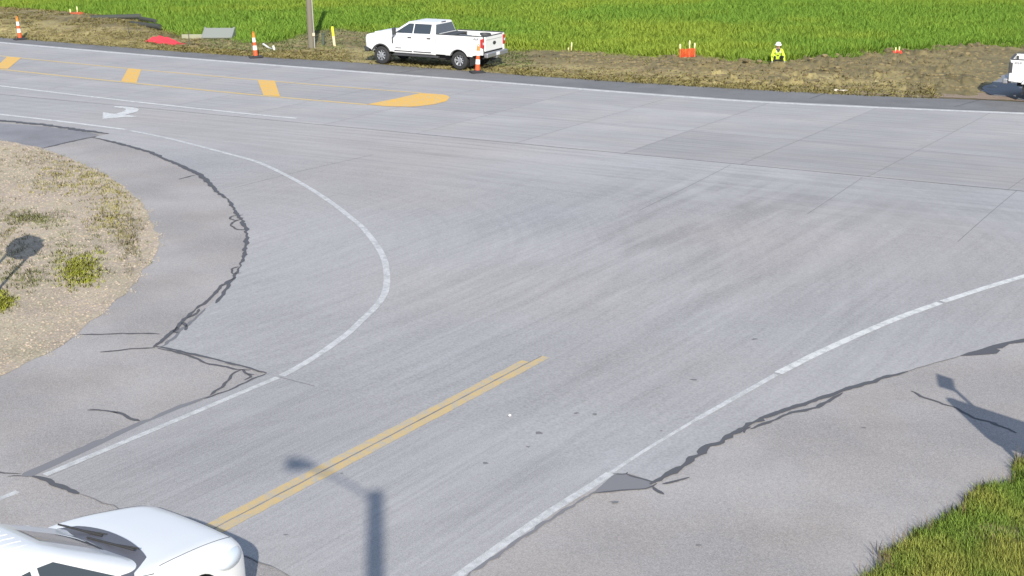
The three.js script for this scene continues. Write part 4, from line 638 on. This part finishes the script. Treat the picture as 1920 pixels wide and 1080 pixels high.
// ---------------------------------------------------------------- roadside things
const orange = mat(0.62, 0.10, 0.03, 0.6), bandWhite = mat(0.78, 0.76, 0.72, 0.45), orangeTop = mat(0.68, 0.22, 0.03, 0.6), blackRubber = mat(0.03, 0.03, 0.033, 0.9), wood = mat(0.21, 0.17, 0.12, 0.9, { map: rep(tex(128, 512, (u, v) => { const k = 0.75 + 0.5 * fbm(u * 24, v * 3, 201, 4, 3); return [k, k * 0.98, k * 0.95]; }), 1, 1) }), lath = mat(0.62, 0.55, 0.30, 0.8), paleTip = mat(0.8, 0.76, 0.42, 0.7);
function makeCone() {
  const t = new THREE.Group();
  part('base', [box(0, 0.03, 0, 0.62, 0.06, 0.5, 0.025), cyl(0, 0.055, 0, 0.17, 0.14, 0.05, 20)], blackRubber, t);
  const r = (y) => lerp(0.115, 0.06, y / 1.12), seg = [[0.09, 0.36, orange], [0.36, 0.56, bandWhite], [0.56, 0.72, orange], [0.72, 0.92, bandWhite], [0.92, 1.10, orangeTop]];
  for (const [a, b, m] of seg) part(m === bandWhite ? 'reflective_band' : 'cone_section', new THREE.CylinderGeometry(r(b) + (m === bandWhite ? 0.004 : 0), r(a) + (m === bandWhite ? 0.004 : 0), b - a, 24).translate(0, (a + b) / 2, 0), m, t);
  part('handle', new THREE.TorusGeometry(0.045, 0.014, 8, 20).translate(0, 1.14, 0), orangeTop, t);
  return t;
}
const cone = makeCone(), GC = 'orange and white traffic cones along the far shoulder';
top(cone, 'traffic_cone', 'orange and white traffic cone beside the white bent pipe on the far shoulder', 'traffic cone', GC); cone.position.copy(G(480, 108)); cone.rotation.set(0, 0.3, 0.05); cone.scale.setScalar(1.06);
for (const [x, y, rz, l] of [[38, 74, 0.04, 'orange and white traffic cone in front of the grassy dirt mound'], [895, 136, -0.06, 'orange and white traffic cone beside the rear wheel of the parked white pickup']]) {
  const c = cone.clone(); top(c, 'traffic_cone', l, 'traffic cone', GC); c.position.copy(G(x, y)); c.rotation.set(0, rr(0, 1), rz);
}
{ // utility pole, pedestal, marker post
  const p = top(new THREE.Group(), 'utility_pole', 'weathered grey wooden utility pole standing in the dirt beyond the shoulder', 'utility pole'); p.position.copy(G(584, 95)); p.position.y = 0.02;
  part('pole', new THREE.CylinderGeometry(0.12, 0.16, 10.5, 20).translate(0, 5.2, 0), mat(0.17, 0.155, 0.12, 0.95), p);
  part('conduit', rod(V3(0.19, 0, 0.06), V3(0.15, 3, 0.05), 0.028), mat(0.35, 0.34, 0.3, 0.7), p); part('tag_box', box(0.17, 0.80, 0.1, 0.13, 0.17, 0.1, 0.02), mat(0.6, 0.5, 0.36, 0.7), p);
  part('cross_arm', box(0, 9.8, 0, 2.4, 0.12, 0.1), mat(0.27, 0.25, 0.20, 0.95), p);
  const d = top(new THREE.Group(), 'cable_pedestal', 'dark green cable pedestal post between the wooden pole and the yellow marker', 'pedestal'); d.position.copy(G(606, 91)); part('housing', box(0, 0.36, 0, 0.16, 0.72, 0.14, 0.02), mat(0.06, 0.08, 0.055, 0.7), d); part('cap', box(0, 0.74, 0, 0.2, 0.08, 0.18, 0.03), mat(0.05, 0.07, 0.05, 0.7), d); d.rotation.z = -0.04;
  const m = top(new THREE.Group(), 'marker_post', 'leaning yellow and cream marker post beside the dark pedestal', 'marker post'); m.position.copy(G(628, 92)); m.rotation.z = 0.075; part('post_lower', box(0, 0.32, 0, 0.13, 0.66, 0.04, 0.015), mat(0.62, 0.52, 0.34, 0.6), m); part('post_upper', box(0, 0.90, 0, 0.128, 0.5, 0.038, 0.015), mat(0.62, 0.62, 0.03, 0.5), m);
}
{ // white bent pipe on the ground
  const a = G(494, 90), b = G(507, 95), c = G(515, 97.5); const o = top(new THREE.Group(), 'bent_pipe', 'white plastic bent pipe lying by a traffic cone', 'pipe'); o.position.set(b.x, 0.08, b.z);
  const L = (p, y) => V3(p.x - b.x, y, p.z - b.z);
  part('pipe', new THREE.TubeGeometry(new THREE.CatmullRomCurve3([L(a, 0.12), L(b, 0.02), L(c, 0.0)]), 20, 0.05, 10), mat(0.78, 0.77, 0.74, 0.4), o); part('fitting', rod(L(c, -0.03), L(c, 0.24).add(V3(-0.06, 0, 0)), 0.058, 0.05, 12), mat(0.78, 0.77, 0.74, 0.4), o);
}
{ // pale concrete end piece at the grass edge
  const o = top(new THREE.Group(), 'culvert_end', 'pale grey concrete trough piece lying at the grass edge of the dirt', 'culvert piece'); const c = G(410, 72), m = mat(0.22, 0.235, 0.215, 0.9); o.position.set(c.x, -0.02, c.z); o.rotation.y = -0.05;
  part('back_slab', box(0, 0.30, -0.1, 1.55, 0.09, 0.9, 0.03).rotateX(0.5), m, o);
  for (const s of [-1, 1]) part('side_wing', slabSide((q) => { q.moveTo(-0.45, 0); q.lineTo(0.4, 0); q.lineTo(0.44, 0.14); q.lineTo(-0.40, 0.6); q.lineTo(-0.45, 0); }, -0.05, 0.05, 0.015, 2).rotateY(-Math.PI / 2).translate(s * 0.8, 0, 0), m, o);
  part('low_wall', box(-1.42, 0.14, 0.15, 1.15, 0.24, 0.14, 0.03), mat(0.30, 0.30, 0.21, 0.9), o);
}
function netGeo(fn, nu, nv, w) {                          // strands of a plastic mesh laid over a surface fn(u, v)
  const pos = [], idx = [], strand = (pts) => pts.forEach((p, i) => { const q = pts[Math.min(i + 1, pts.length - 1)], o = pts[Math.max(i - 1, 0)], d = q.clone().sub(o).normalize(), n = V3(-d.z, 0.0, d.x).normalize().multiplyScalar(w / 2), e = d.clone().cross(n).normalize().multiplyScalar(w / 3), k = pos.length / 3; for (const r of [p.clone().add(n), p.clone().add(e), p.clone().sub(n), p.clone().sub(e)]) pos.push(r.x, r.y, r.z); if (i) for (let j = 0; j < 4; j++) { const a = k - 4 + j, b = k - 4 + (j + 1) % 4; idx.push(a, b, a + 4, a + 4, b, b + 4); } });
  for (let i = 0; i <= nu; i++) { const l = []; for (let j = 0; j <= 12; j++) l.push(fn(i / nu, j / 12)); strand(l); } for (let j = 0; j <= nv; j++) { const l = []; for (let i = 0; i <= 24; i++) l.push(fn(i / 24, j / nv)); strand(l); }
  const g = new THREE.BufferGeometry(); g.setAttribute('position', new THREE.Float32BufferAttribute(pos, 3)); g.setIndex(idx); g.computeVertexNormals(); return g;
}
{ // red netting heap on the ground, dark pipes behind it
  const c = G(302, 83), o = top(new THREE.Group(), 'red_netting', 'flattened heap of red plastic netting on the grassy dirt edge', 'netting'); o.position.set(c.x, 0.03, c.z); o.rotation.y = -0.45;
  for (let k = 0; k < 3; k++) part('net_fold', netGeo((u, v) => { const x = (u - 0.5) * 2.5 * (1 - 0.08 * k), z = (v - 0.5) * (0.9 - 0.1 * k), e = Math.sin(Math.PI * u) ** 0.6 * Math.sin(Math.PI * v) ** 0.6; return V3(x + 0.05 * k, e * (0.10 + 0.10 * k + 0.16 * vnoise(u * 9 + k * 7, v * 5, 211)), z); }, 40, 12, 0.05), mat(0.60, 0.05, 0.07, 0.6), o);
  const bp = (p0, p1, r, l, h = 0.1) => { const a = G(...p0), b = G(...p1), d = b.clone().sub(a), n = Math.round(d.length() / 0.12), g = [rod(V3(0, h, 0), d.clone().setY(h), r, r, 12)]; for (let i = 0; i <= n; i++) g.push(rod(d.clone().multiplyScalar(i / n * 0.98).setY(h), d.clone().multiplyScalar(i / n * 0.98 + 0.04 / d.length()).setY(h), r * 1.12, r * 1.12, 12)); const m = top(new THREE.Mesh(merge(g), mat(0.05, 0.055, 0.05, 0.8)), 'drain_pipe', l, 'pipe', 'black drain pipes lying on the dirt mound'); m.position.copy(a); m.position.y = 0.42; return m; };
  bp([172, 50], [266, 47], 0.14, 'long black corrugated drain pipe lying level on the dirt mound'); bp([246, 56], [300, 62], 0.13, 'short black corrugated drain pipe sloping down the dirt mound towards the red netting', -0.05);
  bp([262, 47], [292, 53], 0.10, 'thin black corrugated drain pipe end at the edge of the green field', 0.0);
}
function stake(x, y, h, l, tip = true, dark = false) {
  const o = top(new THREE.Group(), 'survey_stake', l, 'stake', 'survey stakes along the dirt strip'); o.position.copy(G(x, y)); o.rotation.set(0, rr(-0.6, 0.6), rr(-0.05, 0.05));
  part('lath', box(0, h / 2, 0, 0.045, h, 0.02), dark ? mat(0.10, 0.09, 0.07, 0.9) : lath, o); if (tip) part('painted_tip', box(0, h - 0.09, 0, 0.055, 0.2, 0.03), paleTip, o); return o;
}
stake(243, 74, 0.95, 'thin dark stake beside the black drain pipes on the mound', false, true); stake(355, 83, 0.7, 'thin dark stake between the red netting and the pale culvert piece', false, true);
stake(1071, 99, 0.50, 'taller pale stake of two at the grass edge beside the parked pickup', true); stake(1066, 98, 0.22, 'very short pale stake next to a taller one at the grass edge', true);
function orangeFence(x, y, w, h, m, l, n = 3) {           // a folded piece of safety fence held between laths
  const o = top(new THREE.Group(), 'safety_fence', l, 'safety fence'), c = G(x, y); o.position.copy(c); o.position.y = 0.02;
  const ang = (u) => (u - 0.5) * 2.6, P = (u, v) => V3(w * 0.5 * Math.sin(ang(u)) / Math.sin(1.3), h * v * (1 - 0.08 * vnoise(u * 8, 3, 5)), 0.22 * Math.cos(ang(u)) + 0.04 * Math.sin(u * 38));
  part('fence_mesh', netGeo(P, 44, 13, 0.048), m, o);
  for (let i = 0; i < n; i++) { const u = [0.06, 0.58, 0.9][i], q = P(u, 0), hh = h * [1.32, 1.6, 1.4][i]; const s = part('lath', box(q.x, hh / 2, q.z - 0.04, 0.05, hh, 0.025), lath, o); part('painted_tip', box(q.x, hh - 0.08, q.z - 0.04, 0.06, 0.18, 0.035), paleTip, s); }
  return o;
}
orangeFence(1288, 115, 0.74, 0.60, mat(0.72, 0.09, 0.03, 0.6), 'upright roll of orange red safety fence with three stakes at the field edge');
orangeFence(146, 40, 0.8, 0.55, mat(0.60, 0.12, 0.05, 0.6), 'orange red safety fence piece standing on top of the grassy mound', 2);
{
  const o = top(new THREE.Group(), 'flag_cluster', 'small red marker flags on two short stakes beside the turned earth', 'marker flags'); o.position.copy(G(1681, 104)); o.scale.setScalar(0.8);
  for (const [x, h] of [[-0.08, 0.46], [0.14, 0.5]]) { const s = part('lath', box(x, h / 2, 0, 0.05, h, 0.02), lath, o); part('painted_tip', box(x, h - 0.06, 0, 0.06, 0.18, 0.03), paleTip, s); }
  for (const [x, y, a] of [[-0.2, 0.2, 0.3], [0, 0.24, -0.3], [0.22, 0.2, 0.5], [0.04, 0.08, 0.1]]) part('flag', box(0, 0, 0, 0.16, 0.2, 0.012).rotateZ(a).translate(x, y, 0.05), mat(0.62, 0.05, 0.03, 0.6), o);
}
{ // litter at the shoulder edge
  const o = top(new THREE.Mesh(merge([clodGeo.clone().scale(0.11, 0.07, 0.09), clodGeo.clone().scale(0.2, 0.03, 0.1).translate(0.28, 0, 0.03)]), mat(0.6, 0.54, 0.44, 0.9)), 'concrete_chunk', 'pale broken concrete chunk on the edge of the far shoulder', 'rubble'); o.position.copy(G(1568, 171.5)); o.position.y = 0.05;
  const q = top(new THREE.Mesh(clodGeo.clone().scale(0.16, 0.14, 0.14), mat(0.4, 0.34, 0.2, 0.95)), 'rock', 'pale tan rock half buried in the turned earth near the shoulder', 'rock'); q.position.copy(G(1644, 160)); q.position.y = 0.1;
  const p = top(new THREE.Mesh(clodGeo.clone().scale(0.025, 0.02, 0.02), mat(0.85, 0.85, 0.85, 0.6)), 'pebble', 'small white pebble lying on the concrete right of the yellow lines', 'pebble'); p.position.copy(G(956, 780)); p.position.y = 0.015;
}

// ---------------------------------------------------------------- crouching worker
function fieldMesh(prims, min, size, res, colour) {       // smooth union of tapered capsules -> one surface
  const mc = new MarchingCubes(res, mat(1, 1, 1), false, false, 200000); mc.isolation = 0; const N = res, s = size / N;
  const cap = (p, a, b, ra, rb) => { const ab = b.clone().sub(a), t = clamp(p.clone().sub(a).dot(ab) / ab.lengthSq()); return p.distanceTo(a.clone().addScaledVector(ab, t)) - lerp(ra, rb, t); };
  for (let k = 0; k < N; k++) for (let j = 0; j < N; j++) for (let i = 0; i < N; i++) {
    const p = V3(min.x + i * s, min.y + j * s, min.z + k * s); let d = 1e3; for (const c of prims) { const e = cap(p, c[0], c[1], c[2], c[3]), kk = c[4] ?? 0.035, h = clamp(0.5 + 0.5 * (d - e) / kk); d = lerp(d, e, h) - kk * h * (1 - h); } mc.field[i + j * N + k * N * N] = -d;
  }
  mc.update(); const n = mc.count, src = mc.positionArray, pos = [], col = [];
  for (let i = 0; i < n; i++) { const p = V3((src[3 * i] + 1) / 2 * size + min.x, (src[3 * i + 1] + 1) / 2 * size + min.y, (src[3 * i + 2] + 1) / 2 * size + min.z); pos.push(p.x, p.y, p.z); if (colour) col.push(...colour(p)); }
  const g = new THREE.BufferGeometry(); g.setAttribute('position', new THREE.Float32BufferAttribute(pos, 3)); if (colour) g.setAttribute('color', new THREE.Float32BufferAttribute(col, 3)); g.computeVertexNormals(); return g;
}
{
  const o = top(new THREE.Group(), 'person', 'crouching person in lime safety jacket and white hard hat at the field edge', 'person'); o.position.copy(G(1457, 123)); o.position.y = 0.08; o.scale.setScalar(1.0);
  const LIME = [0.58, 0.74, 0.05], DARK = [0.035, 0.04, 0.05], SKIN = [0.42, 0.25, 0.17], GLOVE = [0.72, 0.72, 0.58], BOOT = [0.06, 0.045, 0.03];
  const J = []; const add = (a, b, ra, rb, k) => J.push([V3(...a), V3(...b), ra, rb, k]);
  // squatting, turned to the road, both hands down beside the boots
  add([0, 0.26, -0.16], [0, 0.60, -0.02], 0.15, 0.165); add([-0.12, 0.62, -0.02], [0.12, 0.62, -0.02], 0.085, 0.085); add([0, 0.62, 0], [0, 0.74, 0.05], 0.06, 0.052);
  for (const s of [-1, 1]) { add([s * 0.10, 0.22, -0.14], [s * 0.22, 0.40, 0.22], 0.095, 0.07); add([s * 0.22, 0.40, 0.22], [s * 0.17, 0.09, 0.06], 0.068, 0.05); add([s * 0.17, 0.06, 0.02], [s * 0.19, 0.04, 0.22], 0.05, 0.042); add([s * 0.18, 0.62, -0.01], [s * 0.28, 0.38, 0.10], 0.06, 0.048); add([s * 0.28, 0.38, 0.10], [s * 0.285, 0.14, 0.24], 0.046, 0.036); }
  const body = fieldMesh(J, V3(-0.5, -0.05, -0.5), 1.0, 72, (p) => { const leg = p.y < 0.13; if (leg && Math.abs(p.x) < 0.25) return BOOT; if (p.y > 0.70) return SKIN; const arm = Math.abs(p.x) > 0.235 && p.z < 0.32; if (p.y > 0.42 || arm && p.y > 0.16) { if (p.y > 0.55 && Math.abs(p.x) < 0.075 * (p.y - 0.50) / 0.12 && p.z > 0) return DARK; return LIME; } if (p.y > 0.2 && p.z < 0.05 && Math.abs(p.x) < 0.2) return LIME; return DARK; });
  const H = []; const ah = (a, b, ra, rb, k = 0.02) => H.push([V3(...a), V3(...b), ra, rb, k]);
  ah([0, 0.86, 0.05], [0, 0.82, 0.07], 0.095, 0.085); ah([0, 0.78, 0.10], [0, 0.75, 0.11], 0.055, 0.04); ah([0, 0.84, 0.155], [0, 0.815, 0.18], 0.014, 0.02, 0.012); for (const s of [-1, 1]) { ah([s * 0.096, 0.84, 0.06], [s * 0.1, 0.81, 0.055], 0.02, 0.014, 0.01); ah([s * 0.035, 0.845, 0.14], [s * 0.04, 0.845, 0.138], 0.012, 0.012, 0.006); } ah([-0.025, 0.775, 0.148], [0.025, 0.775, 0.148], 0.01, 0.01, 0.008); ah([0, 0.70, 0.04], [0, 0.78, 0.06], 0.05, 0.05);
  const head = fieldMesh(H, V3(-0.16, 0.66, -0.1), 0.34, 64, (p) => Math.abs(p.y - 0.845) < 0.009 && p.z > 0.145 && Math.abs(Math.abs(p.x) - 0.037) < 0.014 ? [0.04, 0.03, 0.03] : Math.abs(p.y - 0.775) < 0.006 && p.z > 0.15 ? [0.28, 0.1, 0.08] : SKIN);
  const geos = [body, head];
  for (const s of [-1, 1]) { const L = [], w = V3(s * 0.285, 0.13, 0.245); const f = (a, b, ra, rb, k = 0.006) => L.push([w.clone().add(V3(...a)), w.clone().add(V3(...b)), ra, rb, k]); f([0, 0.03, -0.02], [0, -0.055, 0.02], 0.034, 0.036, 0.02); [-0.033, -0.011, 0.011, 0.033].forEach((x, i) => { const l = [0.055, 0.066, 0.062, 0.048][i]; f([x * 0.8, -0.06, 0.022], [x, -0.06 - l * 0.5, 0.035], 0.0115, 0.0105); f([x, -0.06 - l * 0.5, 0.035], [x * 1.05, -0.06 - l * 0.75, 0.01], 0.0105, 0.009); }); f([-s * 0.03, -0.01, 0.02], [-s * 0.06, -0.045, 0.04], 0.013, 0.011); f([-s * 0.06, -0.045, 0.04], [-s * 0.062, -0.075, 0.045], 0.011, 0.009); geos.push(fieldMesh(L, w.clone().add(V3(-0.12, -0.15, -0.1)), 0.24, 60, () => GLOVE)); }
  const g = mergeGeometries(geos); part('body', g, new THREE.MeshStandardMaterial({ vertexColors: true, roughness: 0.75, side: THREE.DoubleSide }), o);
  const hat = part('hard_hat', new THREE.LatheGeometry([[0.158, 0], [0.162, 0.008], [0.128, 0.014], [0.124, 0.05], [0.108, 0.09], [0.07, 0.118], [0, 0.13]].map((p) => new THREE.Vector2(...p)), 28).scale(0.95, 1.05, 1.1).rotateX(0.12).translate(0, 0.875, 0.055), mat(0.82, 0.82, 0.8, 0.35), o);
  part('ridge', new THREE.TorusGeometry(0.118, 0.012, 8, 20, Math.PI).rotateY(Math.PI / 2).scale(1, 1.1, 1.05).translate(0, 0.882, 0.055), mat(0.82, 0.82, 0.8, 0.35), hat);
  part('reflective_strip', [-1, 1].map((s) => rod(V3(s * 0.10, 0.70, 0.04), V3(s * 0.085, 0.50, 0.155), 0.02, 0.02, 8)), mat(0.75, 0.78, 0.7, 0.4), o);
}
scene.traverse((o) => { if (o.isMesh) { o.castShadow = true; o.receiveShadow = true; } });
renderer.render(scene, camera);
